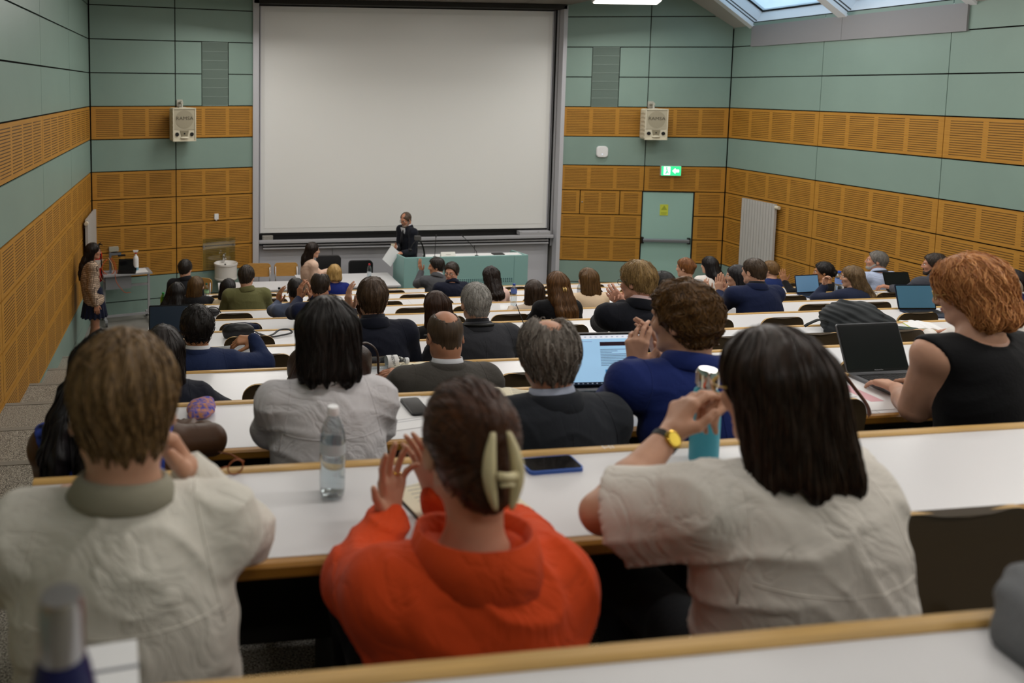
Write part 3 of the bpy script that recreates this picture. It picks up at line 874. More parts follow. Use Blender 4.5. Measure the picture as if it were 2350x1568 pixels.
def hair_build(hair, Hc, Rh, hs, q, parent, seed):
    st = hair.get('style', 'short'); t = hair.get('t', .014) * hs; ln = hair.get('len', .16)
    h = hair.get('h', (.010, .0075, .0055)[q])
    W = lambda p: Hc + Rh @ (np.array(p, float) * hs)
    deep = ln + .12 if st in ('bob', 'long') else .17
    ext = hair.get('ext', 0)
    S = SDF(Hc - np.array([.19, .25 + ext, max(deep, .17)]), Hc + np.array([.19, .20, .21]), h)
    RR = lambda r: [v * hs for v in r]
    S.ell(W((0, -.014, .034)), RR((.074 + t, .095 + t, .086 + t * 1.05)), 0, Rh)
    if st not in ('bob', 'long'):
        S.ell(W((0, -.050, -.036)), RR((.055 + t * .5, .044 + t * .5, .052)), .02, Rh)
    if st in ('bob', 'long'):
        w = hair.get('w', .072); bl = ln - .03 if st == 'bob' else min(ln - .03, .16)
        for s_ in (-1, 1):
            S.cap(W((s_ * .05, -.03, .03)), W((s_ * w, -.045, -bl)), .052, .046, .03)
            S.cap(W((s_ * .03, -.055, .02)), W((s_ * .04, -.075, -bl)), .055, .050, .03)
        if st == 'long':
            yb = hair.get('back', .0)
            for s_ in (-1, 0, 1):
                x = s_ * hair.get('lw', .055)
                S.chain([W((x * .8, -.08, -.06)), W((x, -.115, -.14)), W((x * 1.1, -.155 - yb * .5, -.22)), W((x * 1.1, -.175 - yb, -min(ln, .34))), W((x, -.18 - yb, -ln))],
                        [.048, .046, .040, .034, hair.get('tip', .024)], .03)
            for sd in hair.get('front', ()):
                S.chain([W((sd * .07, -.01, -.04)), W((sd * .085, .03, -.14)), W((sd * .10, .06, -.28))], [.04, .035, .02], .03)
    for e in hair.get('prims', ()):
        if e[0] == 'e': S.ell(W(e[1]), RR(e[2]), e[3] if len(e) > 3 else .015, Rh)
        else: S.cap(W(e[1]), W(e[2]), e[3] * hs, e[4] * hs, .02)
    X, Y, Z = S.grid()
    dx, dy, dz = X - F32(Hc[0]), Y - F32(Hc[1]), Z - F32(Hc[2])
    Q = (Rh / hs).astype(F32)
    hx = Q[0, 0] * dx + Q[1, 0] * dy + Q[2, 0] * dz; hy = Q[0, 1] * dx + Q[1, 1] * dy + Q[2, 1] * dz; hz = Q[0, 2] * dx + Q[1, 2] * dy + Q[2, 2] * dz
    crown = hair.get('crown', (0, -.03, .13))
    az = np.arctan2(hx - F32(crown[0]), -(hy - F32(crown[1])))
    # displacement: combed ridges radiating from the crown, or curls
    amp = hair.get('amp', .004)
    if st in ('curly', 'afro'):
        S.d += amp * waves(hx, hy, hz, hair.get('lam', .035), seed, 6).astype(F32) * 2
    else:
        S.d += (amp * (np.sin(az * 17 + 9 * hz * 3 + seed) * .35 + np.sin(az * 31 + 4 * np.sin(hz * 30) + seed * 2) * .4 + .5 * waves(hx, hy, hz * .4, .05, seed))).astype(F32)
    sb = hair.get('sideburn', 0.0)
    if st in ('bob', 'long'):
        fw = hair.get('face', .058)
        fy = hair.get('facey', .115)
        v = np.sqrt((hx / fw) ** 2 + ((hy - fy) / .085) ** 2 + ((hz + .045) / .115) ** 2)
        S.d = np.maximum(S.d, ((1 - v) * .05).astype(F32))
        cutz = -ln + .010 * np.sin(az * 13 + seed) + .006 * np.sin(az * 29 + seed * 3) + hair.get('slant', 0) * hx
        if st == 'bob': S.d = np.maximum(S.d, (cutz - hz).astype(F32) * .8)
    else:
        zl = np.interp(hy, [-.14, -.06, -.025, .0, .02, .05, .075, .1], [hair.get('nape', -.078), hair.get('nape', -.078) + .003, -.055, -.026 - sb, -.012 - sb, .028, .072, .088])
        edge = (.002 * np.sin(az * 40 + seed) + .0015 * np.sin(az * 71)) * (1 if t < .012 else 1.6)
        S.d = np.maximum(S.d, ((zl + edge - hz) * .75).astype(F32))
    for c in hair.get('bald', ()):
        cc, rr = c
        v = np.sqrt(((hx - cc[0]) / rr[0]) ** 2 + ((hy - cc[1]) / rr[1]) ** 2 + ((hz - cc[2]) / rr[2]) ** 2) + .10 * np.sin(az * 23 + seed) * .5 + .08 * waves(hx, hy, hz, .03, seed)
        S.d = np.maximum(S.d, ((1 - v) * .03).astype(F32))
    for c in hair.get('carve', ()):
        S.carve(W(c[0]), RR(c[1]), .008, Rh)
    V, Fq = S.mesh()
    if len(V) == 0: return None
    loc = ((V - Hc) @ Rh) / hs - np.array(crown)
    rr_ = np.linalg.norm(loc[:, :2], axis=1, keepdims=True) + 1e-6
    pol = np.linalg.norm(loc, axis=1, keepdims=True)
    fl = np.concatenate([loc[:, :2] / rr_, pol], 1)
    parts = [(V, Fq, 0)]; fls = [fl]
    n = int(hair.get('n', (0, 160, 520)[q]) * (1.0 if q == 2 else 1.7))
    if n:
        sv, sf, sfl = strands(S, V, Hc, Rh, n, hair.get('sl', .10), crown, rad=hair.get('rad', .0016 if q == 2 else .0011), wave=hair.get('wave', 0.0), lift=hair.get('lift', .0022), jit=hair.get('jit', .15), seed=seed, grav=hair.get('grav', .5), zmin=None if st in ('bob', 'long') else (hair.get('nape', -.078) - .004) * hs)
        parts.append((sv, sf, 0)); fls.append(sfl)
    return np_mesh('hair', parts, hair_mat(hair.get('dark', '#1a1512'), hair.get('light', '#3a2c22'), hair.get('rough', .42)), parent, {'flow': ('FLOAT_VECTOR', np.concatenate(fls))})

def head_sdf(S, Hc, Rh, hs, Nb, female):
    W = lambda p: Hc + Rh @ (np.array(p, float) * hs)
    e = lambda c, r, k=.02: S.ell(W(c), [v * hs for v in r], k, Rh)
    e((0, -.014, .034), (.074, .095, .086), 0)
    e((0, .030, -.030), (.060, .066, .084), .03)
    e((0, -.048, -.035), (.058, .045, .055), .03)
    jw = .046 if female else .053
    for s in (-1, 1):
        S.cap(W((s * jw, .0, -.055)), W((s * .022, .066, -.096)), .019 * hs, .017 * hs, .025)
        e((s * .042, .068, -.022), (.020, .018, .018), .02)
    e((0, .074, -.094), (.022, .020, .020), .02)
    S.cap(W((-.034, .080, .026)), W((.034, .080, .026)), .012 * hs, .012 * hs, .015)
    for s in (-1, 1): S.carve(W((s * .032, .096, .003)), [.017 * hs, .014 * hs, .012 * hs], .012, Rh)
    S.cap(W((0, .090, .018)), W((0, .108, -.026)), .008 * hs, .0125 * hs, .010)
    for s in (-1, 1): e((s * .013, .099, -.031), (.009, .010, .008), .006)
    e((0, .088, -.060), (.024, .010, .013), .008)
    S.carve(W((0, .101, -.0605)), [.020 * hs, .006 * hs, .0022 * hs], .004, Rh)
    for s in (-1, 1):
        Re = Rh @ rotm(-s * 22, 0, -s * 8)
        S.ell(W((s * .080, -.014, -.004)), [.0085 * hs, .019 * hs, .031 * hs], .008, Re)
        S.carve(W((s * .0915, -.008, .0)), [.006 * hs, .010 * hs, .017 * hs], .005, Re)
    S.cap(W((0, -.028, -.055)), Nb, (.050 if female else .056) * hs, (.054 if female else .062) * hs, .03)

def person(label, x, y, fl, ht, hx=None, hy=None, by=0, hd=(0, 0, 0), sex='m', hs=None, bw=1.0, q=0, skin='#c99a80', hair=None,
           top=None, legs='#23252c', arms=None, glasses=None, beard=None, pose='sit', group=None, nb=None, lean=0.0, seed=None, eyes=False, shoes='#1a1512', skirt=None):
    fem = sex == 'f'
    hs = hs or (.955 if fem else 1.0)
    seed = seed if seed is not None else int(abs(x * 731 + y * 97)) % 997
    hair = hair or {}; top = top or {}; arms = arms or {}
    root = thing('person', label, 'person', (x, y, fl), R(by), group)
    cb, sb_ = math.cos(R(-by)), math.sin(R(-by))
    def L3(p):
        dx, dy = p[0] - x, p[1] - y
        return vec(dx * cb - dy * sb_, dx * sb_ + dy * cb, p[2] - fl)
    def Lv(v): return vec(v[0] * cb - v[1] * sb_, v[0] * sb_ + v[1] * cb, v[2])
    hx = x if hx is None else hx; hy = y if hy is None else hy
    ht0 = hair.get('t', .014) * .8 if hair.get('style') != 'none' else 0
    Hc = L3((hx, hy, ht - (.12 * hs + ht0)))
    Rh = rotm(hd[0] - by, hd[1], hd[2])
    nb = nb or ((0, -.05, -.165) if fem else (0, -.048, -.150))
    Nb = Hc + np.array(nb) * hs
    sit = pose == 'sit'
    hip = vec(0, 0, .53) if sit else vec(0, 0, .90 * (ht - fl) / 1.75)
    sw = (.150 if fem else .172) * bw
    def T(t): return hip + (Nb - hip) * t + vec(0, -.035 * math.sin(math.pi * t), 0)
    Sh = {'L': Nb + vec(-sw, .015, -.058), 'R': Nb + vec(sw, .015, -.058)}
    arm = {}
    for sd, sg in (('L', -1), ('R', 1)):
        a = arms.get(sd)
        if a is None:
            if sit: el, wr = vec(sg * (sw + .085), .10, .74), vec(sg * .13, .30, .765); hk = dict(d=(-sg * .5, 1, -.15), n=(0, 0, -1), curl=.2)
            else: el, wr = Sh[sd] + vec(sg * .06, -.03, -.28), Sh[sd] + vec(sg * .07, .03, -.52); hk = dict(d=(0, .1, -1), n=(-sg, 0, 0), curl=.25)
            d_, n_ = hk.pop('d'), hk.pop('n')
        else:
            el, wr = L3(a[0]), L3(a[1]); hk = dict(a[2]); d_, n_ = Lv(hk.pop('d')), Lv(hk.pop('n'))
        arm[sd] = (el, wr, np.array(d_, float), np.array(n_, float), hk, sg)
    kind = top.get('kind', 'jacket'); o = top.get('o', {'jacket': .017, 'shirt': .010, 'blouse': .012, 'tee': .011, 'tank': .007}[kind])
    sleeve = {'jacket': 'long', 'shirt': 'long', 'blouse': 'long', 'tee': 'short', 'tank': 'none'}[kind]
    # ---------------- body: one skin mesh
    M_S = skin_mat(skin)
    parts = []
    hv = (.0085, .0065, .0048)[q]
    lo = np.minimum(Hc - .14, Nb - vec(.13, .10, .10)); hi = np.maximum(Hc + .15, Nb + .10)
    S = SDF(lo, hi, hv); head_sdf(S, Hc, Rh, hs, Nb, fem)
    S.cap(Nb, T(.86), .058, .075, .04)
    for sd in 'LR': S.cap(Nb + vec(0, -.005, .02), Sh[sd] * .55 + Nb * .45, .035, .03, .04)
    parts.append((*S.mesh(), 0))
    bo = -.012 if sleeve != 'none' else 0.0
    def torso(S, off, k=.05, arms_=True):
        b = bw * (.93 if fem else 1.0)
        pel = 1.08 if fem else 1.0
        ww = top.get('ww', 1.08 if kind == 'jacket' else 1.0)
        S.ell(T(0), (.170 * b * pel * (1 + (ww - 1) * .7) + off, .125 + off, .12 + off), k)
        S.ell(T(.3), (.142 * b * ww + off, .112 * top.get('belly', 1) + off, .18 + off), k)
        S.ell(T(.62), (.160 * b * (1 + (ww - 1) * .5) + off, .115 + off, .17 + off), k)
        S.ell(T(.86), (.145 * b + off, .095 + off, .085 + off), k)
        for sd in 'LR':
            S.cap(T(.9) + vec(0, 0, -.01), Sh[sd], .068 + off, .058 + off, .04)
            S.cap(Nb + vec(0, -.008, -.012), Sh[sd] + vec(0, 0, .022), .030 + off * .6, .036 + off, .05)
    hgt = (.025, .020, .016)[q] if sleeve != 'none' else (.012, .010, .008)[q]
    pad = .30 if sleeve != 'none' else .42
    pts = np.array([hip, Nb, Sh['L'], Sh['R']])
    S = SDF(pts.min(0) - vec(.22, .22, .2), pts.max(0) + vec(.22, .25, .12), hgt)
    torso(S, bo)
    if sleeve == 'none':
        for sd in 'LR':
            el, wr = arm[sd][:2]
            S.cap(Sh[sd] + vec(0, 0, -.01), el, .050 * (.92 if fem else 1) * top.get('armf', 1), .041 * top.get('armf', 1), .03)
    parts.append((*S.mesh(), 0))
    info = {'Hc': Hc, 'Rh': Rh, 'Nb': Nb, 'hs': hs, 'arm': arm, 'root': root, 'Sh': Sh, 'T': T, 'L3': L3}
    hh = (.0075, .0058, .0042)[q]
    asc = (.90 if fem else 1.0)
    for sd in 'LR':
        el, wr, d_, n_, hk, sg = arm[sd]
        hk = dict(hk); sc = hk.pop('sc', .93 if fem else 1.04); side = hk.pop('side', sg)
        st = {'long': el * .35 + wr * .65, 'short': Sh[sd] * .6 + el * .4, 'none': Sh[sd] * .35 + el * .65}[sleeve]
        P_ = np.array([st, wr, wr + nrm(d_) * .2 * sc] + ([el] if sleeve != 'long' else []))
        S = SDF(P_.min(0) - .10, P_.max(0) + .10, hh)
        af = top.get('armf', 1)
        if sleeve != 'long':
            S.cap(Sh[sd] if sleeve == 'none' else st, el, .050 * asc * af, .041 * asc * af, .02) if sleeve == 'short' else S.cap(st, el, .045 * asc * af, .041 * asc * af, .02)
            S.chain([el, el * .6 + wr * .4, wr], [.042 * asc * af, .041 * asc * af, .028 * asc], .02)
        else: S.cap(st, wr, .036 * asc, .027 * asc, .02)
        add_hand(S, wr, d_, n_, side, sc, **hk)
        parts.append((*S.mesh(), 0))
    if not sit and skirt:
        for s_ in (-1, 1):
            S = SDF((s_ * .09 - .12, -.14, -.01), (s_ * .09 + .12, .22, hip[2]), .012)
            S.chain([vec(s_ * .085, 0, hip[2]), vec(s_ * .075, .01, .46), vec(s_ * .075, -.02, .30), vec(s_ * .075, -.02, .07)], [.075, .05, .05, .032], .02)
            S.cap((s_ * .075, -.03, .05), (s_ * .085, .11, .03), .03, .024, .02)
            parts.append((*S.mesh(), 0))
    body = np_mesh('body', parts, M_S, root)
    # ---------------- garment
    M_T = cloth(top.get('c', '#20242e'), top.get('mk', 'suit' if kind == 'jacket' else 'plain'))
    gh = top.get('h', (.0135, .0105, .0075)[q])
    P_ = [hip, Nb, Sh['L'], Sh['R']]
    if sleeve == 'long':
        for sd in 'LR': P_ += [arm[sd][0], arm[sd][1]]
    elif sleeve == 'short':
        for sd in 'LR': P_ += [arm[sd][0] * .6 + Sh[sd] * .4]
    P_ = np.array(P_)
    S = SDF(P_.min(0) - vec(.20, .20, .14), P_.max(0) + vec(.20, .20, .10), gh)
    torso(S, o)
    if sleeve == 'long':
        fl_ = top.get('sleeve', 1.0)
        for sd in 'LR':
            el, wr = arm[sd][:2]
            S.cap(Sh[sd], el, .060 * asc * fl_ + o * .7, .049 * asc * fl_ + o * .7, .035)
            S.cap(el, el * .06 + wr * .94, .049 * asc * fl_ + o * .7, .034 * asc * fl_ + o * .6, .02)
    elif sleeve == 'short':
        for sd in 'LR':
            el = arm[sd][0]; e2 = Sh[sd] + (el - Sh[sd]) * top.get('slen', .72)
            A = SDF(np.minimum(Sh[sd], e2) - .16, np.maximum(Sh[sd], e2) + .16, gh)
            S2 = SDF(S.lo, S.lo + (S.n - 1) * S.h, gh)
            S2.cap(Sh[sd] - vec(0, 0, .005), e2, .062 + o, .064 + o * 1.8, 0)
            S2.cut(e2, e2 - Sh[sd])
            S._mix(tuple([slice(None)] * 3), S2.d, .03)
    wa = top.get('wr', (.0, .003, .005)[q])
    if wa:
        X, Y, Z = S.grid()
        wp = waves(X, Y, Z, .34, seed, 4) * 1.6
        w1 = 1 - np.abs(np.sin((Z + top.get('slope', .35) * np.abs(X)) * math.pi / top.get('lam', .075) + 2.0 * wp + seed))
        w3 = 1 - np.abs(np.sin((X * .8 + Z * .7 + Y * .4) * math.pi / .10 + 2.4 * waves(X, Y, Z, .28, seed + 3, 4) * 1.5))
        msk = np.clip(.5 + 1.2 * waves(X, Y, Z, .40, seed + 9, 4), 0, 1)
        S.d -= (wa * (1.5 * w1 ** 2.2 * msk + 1.1 * w3 ** 2.2 * (1 - msk) + .5 * waves(X, Y, Z, .22, seed + 5, 4))).astype(F32)
    for f in top.get('folds', ()):
        a, b, ra, rb = f                     # explicit cloth folds, as ridges along segments (world points)
        S.cap(L3(a), L3(b), ra, rb, .022)
    if kind == 'tank':
        for sd in 'LR':
            S.carve(Sh[sd] + vec((1 if sd == 'R' else -1) * top.get('hole', .062), .0, -.055), (.075, .16, .125), .01)
        S.carve(Nb + vec(0, .0, .05), (.085, .10, .075), .01)
    elif kind in ('tee', 'blouse'):
        S.carve(Nb + vec(0, .03, .07), (.075, .10, top.get('neck', .075)), .01)
    gm = np_mesh('jacket' if kind == 'jacket' else ('top' if kind in ('tank', 'blouse', 'tee') else 'shirt'), [(*S.mesh(), 0)], M_T, root)
    info['garment'] = gm
    # ---------------- collars
    ax_ = nrm(Hc + Rh @ vec(0, -.03, -.06) - Nb); f_ = nrm(np.cross(ax_, vec(1, 0, 0))); x_ = np.cross(f_, ax_)
    def collar(name, prof, m, span=150, n=28, sc=1.0):
        b = MB(); rings = []
        for i in range(n + 1):
            a = R(-span + 2 * span * i / n)
            dirv = x_ * math.sin(a) - f_ * math.cos(a)
            dr = .25 * abs(a / math.pi) ** 2
            rings.append([tuple(Nb + ax_ * (hh_ - dr * .10) + vec(0, 0, -dr * .06) + dirv * r_ * sc * (1 + .06 * abs(math.sin(a)))) for r_, hh_ in prof])
        b.loft(rings, 0, closed=True, caps=True)
        return b.build(name, m, root, True)
    ns = hs * (.93 if fem else 1.0)
    if kind == 'jacket' and top.get('collar', True):
        sc_ = top.get('c2')
        if sc_: collar('shirt_collar', [(.060, .0), (.060, .078), (.064, .081), (.070, .055), (.070, .0)], cloth(sc_, 'plain'), sc=ns)
        collar('jacket_collar', [(.067, .0), (.066, .056), (.073, .063), (.083, .052), (.098, .010), (.092, .0)], M_T, sc=ns * 1.02)
    if kind == 'shirt' and top.get('collar', True):
        collar('collar', [(.062, .01), (.061, .062), (.067, .068), (.077, .056), (.088, .034), (.080, .022)], cloth(top['c2'], 'plain') if top.get('c2') else M_T, sc=ns)
    if kind == 'blouse' and top.get('band'):
        collar('collar', [(.074, .02), (.090, .082), (.098, .085), (.108, .045), (.120, .006), (.104, -.01)], M_T, sc=1.0, span=168)
    if sleeve == 'long' and top.get('cuff', top.get('c2') if kind == 'jacket' else None):
        for sd in 'LR':
            if sd in arms:
                el, wr = arm[sd][:2]; b = MB(); b.tube([tuple(el * .14 + wr * .86), tuple(el * .0 + wr * 1.0), tuple(wr * 1.03 - el * .03)], [.040 * asc, .0385 * asc, .033 * asc], 14)
                b.build('cuff', cloth(top.get('cuff', top.get('c2'))), root, True, auto=50)
    # ---------------- seams
    def hit(o_, dirs, far=.34, n=70):
        ts = np.linspace(0, far, n); P3 = o_[:, None, :] + dirs[:, None, :] * ts[None, :, None]
        dv = S.sample(P3.reshape(-1, 3)).reshape(len(o_), n); out_ = dv > 0
        i = np.where(out_.any(1), out_.argmax(1), -1); r_ = []
        for a in range(len(o_)):
            if i[a] > 0:
                f = dv[a, i[a] - 1] / (dv[a, i[a] - 1] - dv[a, i[a]] + 1e-9); r_.append(tuple(P3[a, i[a] - 1] * (1 - f) + P3[a, i[a]] * f))
        return r_
    if q >= 1 and kind in ('jacket', 'shirt', 'tee'):
        sm = MB(); rs = .0016
        if kind == 'jacket':
            o_ = np.array([T(t_) for t_ in np.linspace(.1, .97, 26)]); ps = hit(o_, np.array([[0, -1.0, 0]]).repeat(26, 0))
            if len(ps) > 3: sm.tube(ps, rs, 5)
        else:
            zz = T(top.get('yoke', .80)); o_ = np.array([zz + vec(v_, 0, 0) for v_ in np.linspace(-sw * .98, sw * .98, 30)]); ps = hit(o_, np.array([[0, -1.0, 0]]).repeat(30, 0))
            if len(ps) > 3: sm.tube(ps, rs, 5)
        for sd, sg in (('L', -1), ('R', 1)):
            c_ = Sh[sd] + vec(-sg * .012, 0, -.01); n_ = nrm(vec(sg, 0, .25)); u_ = nrm(np.cross(n_, vec(0, 1, 0))); v_ = np.cross(n_, u_)
            an = np.radians(np.linspace(-130, 130, 26)); up_ = u_ if u_[2] > 0 else -u_
            ds = np.array([up_ * math.cos(a) - vec(0, 1, 0) * math.sin(a) for a in an])
            ps = hit(np.array([c_] * 26), ds, .16)
            ps = [p_ for p_ in ps if p_[1] < c_[1] + .03]
            if len(ps) > 4: sm.tube(ps, rs, 5)
        if sm.v: sm.build('seam', M_T, root, True)
    # ---------------- legs
    if sit or not skirt:
        S = SDF((-.30, -.24, .03), (.30, .60, max(.66, hip[2] + .12)), .02)
        for s_ in (-1, 1):
            if sit: S.chain([vec(s_ * .085, .0, .52), vec(s_ * .11, .40, .53), vec(s_ * .11, .38, .09)], [.092, .068, .05], .03)
            else: S.chain([vec(s_ * .085, .0, hip[2]), vec(s_ * .09, .01, hip[2] * .52), vec(s_ * .095, -.01, .07)], [.095, .07, .055], .03)
        S.ell(hip, (.168 * bw, .13, .12), .04)
        np_mesh('trousers', [(*S.mesh(), 0)], cloth(legs, 'plain'), root)
    else:
        S = SDF((-.30, -.28, .30), (.30, .30, hip[2] + .2), .011)
        z0 = hip[2] + .10; z1 = skirt.get('z', .56)
        S.cap((0, 0, z0), (0, 0, z1 - .1), .13, .20, .03); S.cut((0, 0, z1), (0, 0, -1))
        X, Y, Z = S.grid(); S.d += (.012 * np.sin(np.arctan2(Y, X) * 16) * np.clip((z0 - Z) / .4, 0, 1)).astype(F32)
        np_mesh('skirt', [(*S.mesh(), 0)], cloth(skirt['c']), root)
    yk = .38 if sit else -.01
    for s_ in (-1, 1):
        b = MB(); b.ell((s_ * (.11 if sit else .09), yk + .06, .045), (.045, .13, .045), 12, 8); b.build('shoe', mat('shoe_' + shoes, shoes, rough=.4), root, True)
    # ---------------- hair, beard, glasses, eyes
    if hair.get('style') != 'none':
        info['hair'] = hair_build(hair, Hc, Rh, hs, q, root, seed)
    Wp = lambda p: Hc + Rh @ (np.array(p, float) * hs)
    info['W'] = Wp
    if beard:
        S = SDF(Hc - .15, Hc + .16, .006)
        for s_ in (-1, 1):
            S.cap(Wp((s_ * .058, .008, -.04)), Wp((s_ * .028, .062, -.092)), .019 * hs, .022 * hs, .02)
        S.ell(Wp((0, .078, -.092)), (.030, .026, .028), .02, Rh)
        S.cap(Wp((-.022, .094, -.050)), Wp((.022, .094, -.050)), .008, .008, .008)
        S.carve(Wp((0, .102, -.064)), (.022, .016, .008), .004, Rh)
        V, Fq = S.mesh()
        np_mesh('beard', [(V, Fq, 0)], hair_mat(beard[0], beard[1], .6), root, {'flow': ('FLOAT_VECTOR', (V - Hc) * 9)})
    if eyes:
        for s_ in (-1, 1):
            b = MB(); b.ell((0, 0, 0), (.0115 * hs,) * 3, 12, 8); b.xf(Matrix.Translation(Vector(Wp((s_ * .032, .0795, .004)))))
            e = b.build('eye', mat('eye_white', '#d9d3cb', rough=.2), root, True)
            b = MB(); b.ell((0, 0, 0), (.0058 * hs,) * 3, 10, 8); b.xf(Matrix.Translation(Vector(Wp((s_ * .032, .0865, .004)))))
            b.build('iris', mat('eye_iris', '#2a1c12', rough=.2), e, True)
            b = MB(); b.tube([tuple(Wp((s_ * (.018 + .010 * i), .0935 - .004 * i, .0225 + (.003 if i == 1 else 0)))) for i in range(4)], [.002, .003, .003, .0015], 6)
            b.build('eyebrow', hair_mat(hair.get('dark', '#1a1512'), hair.get('dark', '#1a1512')), root, True)
        b = MB(); b.tube([tuple(Wp((.0075 * i, .0995 - .0012 * i * i, -.0565 + .0005 * i * i))) for i in range(-3, 4)], [.001, .003, .004, .0035, .004, .003, .001], 6)
        b.tube([tuple(Wp((.0065 * i, .0985 - .0012 * i * i, -.0655 + .0004 * i * i))) for i in range(-3, 4)], [.001, .003, .0045, .005, .0045, .003, .001], 6)
        b.build('lips', mat('lips', '#a8625a', rough=.4), root, True)
    if glasses:
        g = MB(); gm_ = mat('glasses_' + glasses, glasses, rough=.3, metal=.6 if glasses != '#101010' else 0)
        for s_ in (-1, 1):
            pts = [tuple(Wp((s_ * .033 + .022 * math.cos(2 * math.pi * i / 16), .104 - .004 * abs(math.cos(2 * math.pi * i / 16)), .0 + .018 * math.sin(2 * math.pi * i / 16)))) for i in range(17)]
            g.tube(pts, .0019, 6)
            g.tube([tuple(Wp((s_ * .055, .100, .006))), tuple(Wp((s_ * .080, .06, .008))), tuple(Wp((s_ * .087, -.005, .012))), tuple(Wp((s_ * .086, -.03, -.008)))], .0019, 6)
        g.tube([tuple(Wp((-.012, .106, .003))), tuple(Wp((0, .110, .005))), tuple(Wp((.012, .106, .003)))], .0018, 6)
        go = g.build('glasses', gm_, root, True)
    return info
# ------------------------------------------------------------------ the audience and the speakers
def P(row, label, hx, ht, dy=.60, x=None, hip=.66, yaw=None, pitch=-6, roll=0, group=None, **kw):
    hy = row_y(row) - dy
    if yaw is None: yaw = .8 * math.degrees(math.atan2(hx - 3.8, 13.2 - hy))
    return person(label, hx if x is None else x, row_y(row) - hip, floor_z(row), ht, hx, hy, hd=(yaw, pitch, roll), group=group, **kw)
UP = dict(d=(0, .1, 1), n=(1, 0, 0), curl=.12)
LIGHT, TAN, BROWN, DARK = '#c9987e', '#b07c58', '#7a5238', '#50341f'
SUITNAVY, SUITBLK = '#1b2033', '#22252b'

p1 = P(2, 'sandy-haired person in an off-white shirt, chin on hand, nearest the stair aisle', -.12, 3.525, dy=.62, x=-.10, yaw=8, pitch=-14, q=2, bw=.92, seed=41,
  hair=dict(t=.017, dark='#3a2a17', light='#94754c', n=700, sl=.11, jit=.25, amp=.006, nape=-.118, crown=(.01, -.02, .13), rad=.002),
  top=dict(kind='shirt', c='#d9d5cb', c2='#94907f', mk='linen', wr=.005, lam=.10, ww=1.38, yoke=.74), legs='#3c5a8c',  # collar toned darker than the shirt: shade put into its colour
  arms={'R': ((.10, 1.49, 3.06), (-.01, 1.47, 3.20), dict(d=(-.55, -.15, .9), n=(-.6, -.5, -.3), curl=.55)), 'L': ((-.31, 1.40, 3.06), (-.30, 1.70, 3.01), dict(d=(.4, 1, 0), n=(0, 0, -1), curl=.2))})
p2 = P(2, 'person in an orange-red blouse clapping, brown hair twisted up in a cream claw clip', .49, 3.425, dy=.65, yaw=-1, pitch=-10, q=2, sex='f', bw=1.02, seed=12, nb=(0,-.045,-.205),
  hair=dict(t=.014, dark='#1d0f08', light='#5a3115', n=650, sl=.09, jit=.06, amp=.003, nape=-.085, crown=(.005, -.13, .02), grav=.15, lift=.001,
            prims=[('c', (.004, -.098, .075), (.0, -.098, -.055), .034, .028), ('e', (0, -.08, -.03), (.05, .04, .05))]),
  top=dict(kind='blouse', c='#cf481d', mk='linen', wr=.006, lam=.11, slope=-.5, sleeve=1.25, neck=.05, ww=1.35, band=True), legs='#1c1c22',
  arms={'L': ((.315, 1.43, 2.975), (.428, 1.60, 3.00), dict(d=(.06, .12, 1), n=(.55, -.85, 0), curl=(.16, .12, .14, .3), spread=.2, thumb=.9)),
        'R': ((.70, 1.52, 2.975), (.545, 1.645, 3.015), dict(d=(-.28, .06, 1), n=(-.85, -.5, 0), curl=.14, spread=.1, thumb=.8))})
p3 = P(2, 'person with a dark brown bob and cream short-sleeved top, gold watch on the raised wrist', 1.125, 3.485, dy=.60, x=1.155, yaw=8, pitch=-12, q=2, sex='f', bw=1.06, seed=23, glasses='#c9a24a',
  hair=dict(style='bob', len=.185, w=.066, t=.016, dark='#140d08', light='#3a281c', n=900, sl=.20, jit=.05, amp=.003, grav=.6, crown=(.015, .02, .135), slant=-.25, rough=.32),
  top=dict(kind='tee', c='#dbd5cd', mk='linen', wr=.007, lam=.09, slope=.9, slen=.78, o=.016, ww=1.35, yoke=.72), legs='#23262a',
  arms={'L': ((.845, 1.47, 3.055), (1.075, 1.585, 3.165), dict(d=(.6, .3, .72), n=(.5, -.2, -.7), curl=.4, thumb=.4)),
        'R': ((1.43, 1.55, 3.08), (1.275, 1.615, 3.215), dict(d=(-.9, -.15, .2), n=(-.2, -.1, -1), curl=.62, thumb=.4))})
p4 = P(3, 'person with a straight black bob in a pale grey shirt, arms folded on the desk', .414, 3.295, dy=.62, yaw=2, pitch=-5, q=2, sex='f', bw=1.02, seed=5,
  hair=dict(style='bob', len=.135, w=.052, t=.010, dark='#0b0909', light='#261e1b', n=800, sl=.17, jit=.09, amp=.004, grav=.65, crown=(-.01, .0, .135), lift=.003, rough=.35),
  top=dict(kind='shirt', c='#cbc8cb', mk='linen', wr=.0045, lam=.085, slope=.2, ww=1.28), legs='#1d1d24',
  arms={'L': ((.235, 2.38, 2.86), (.34, 2.62, 2.76), dict(d=(1, .5, 0), n=(0, 0, -1), curl=.3)), 'R': ((.595, 2.38, 2.86), (.51, 2.62, 2.77), dict(d=(-1, .4, 0), n=(0, 0, -1), curl=.3))})
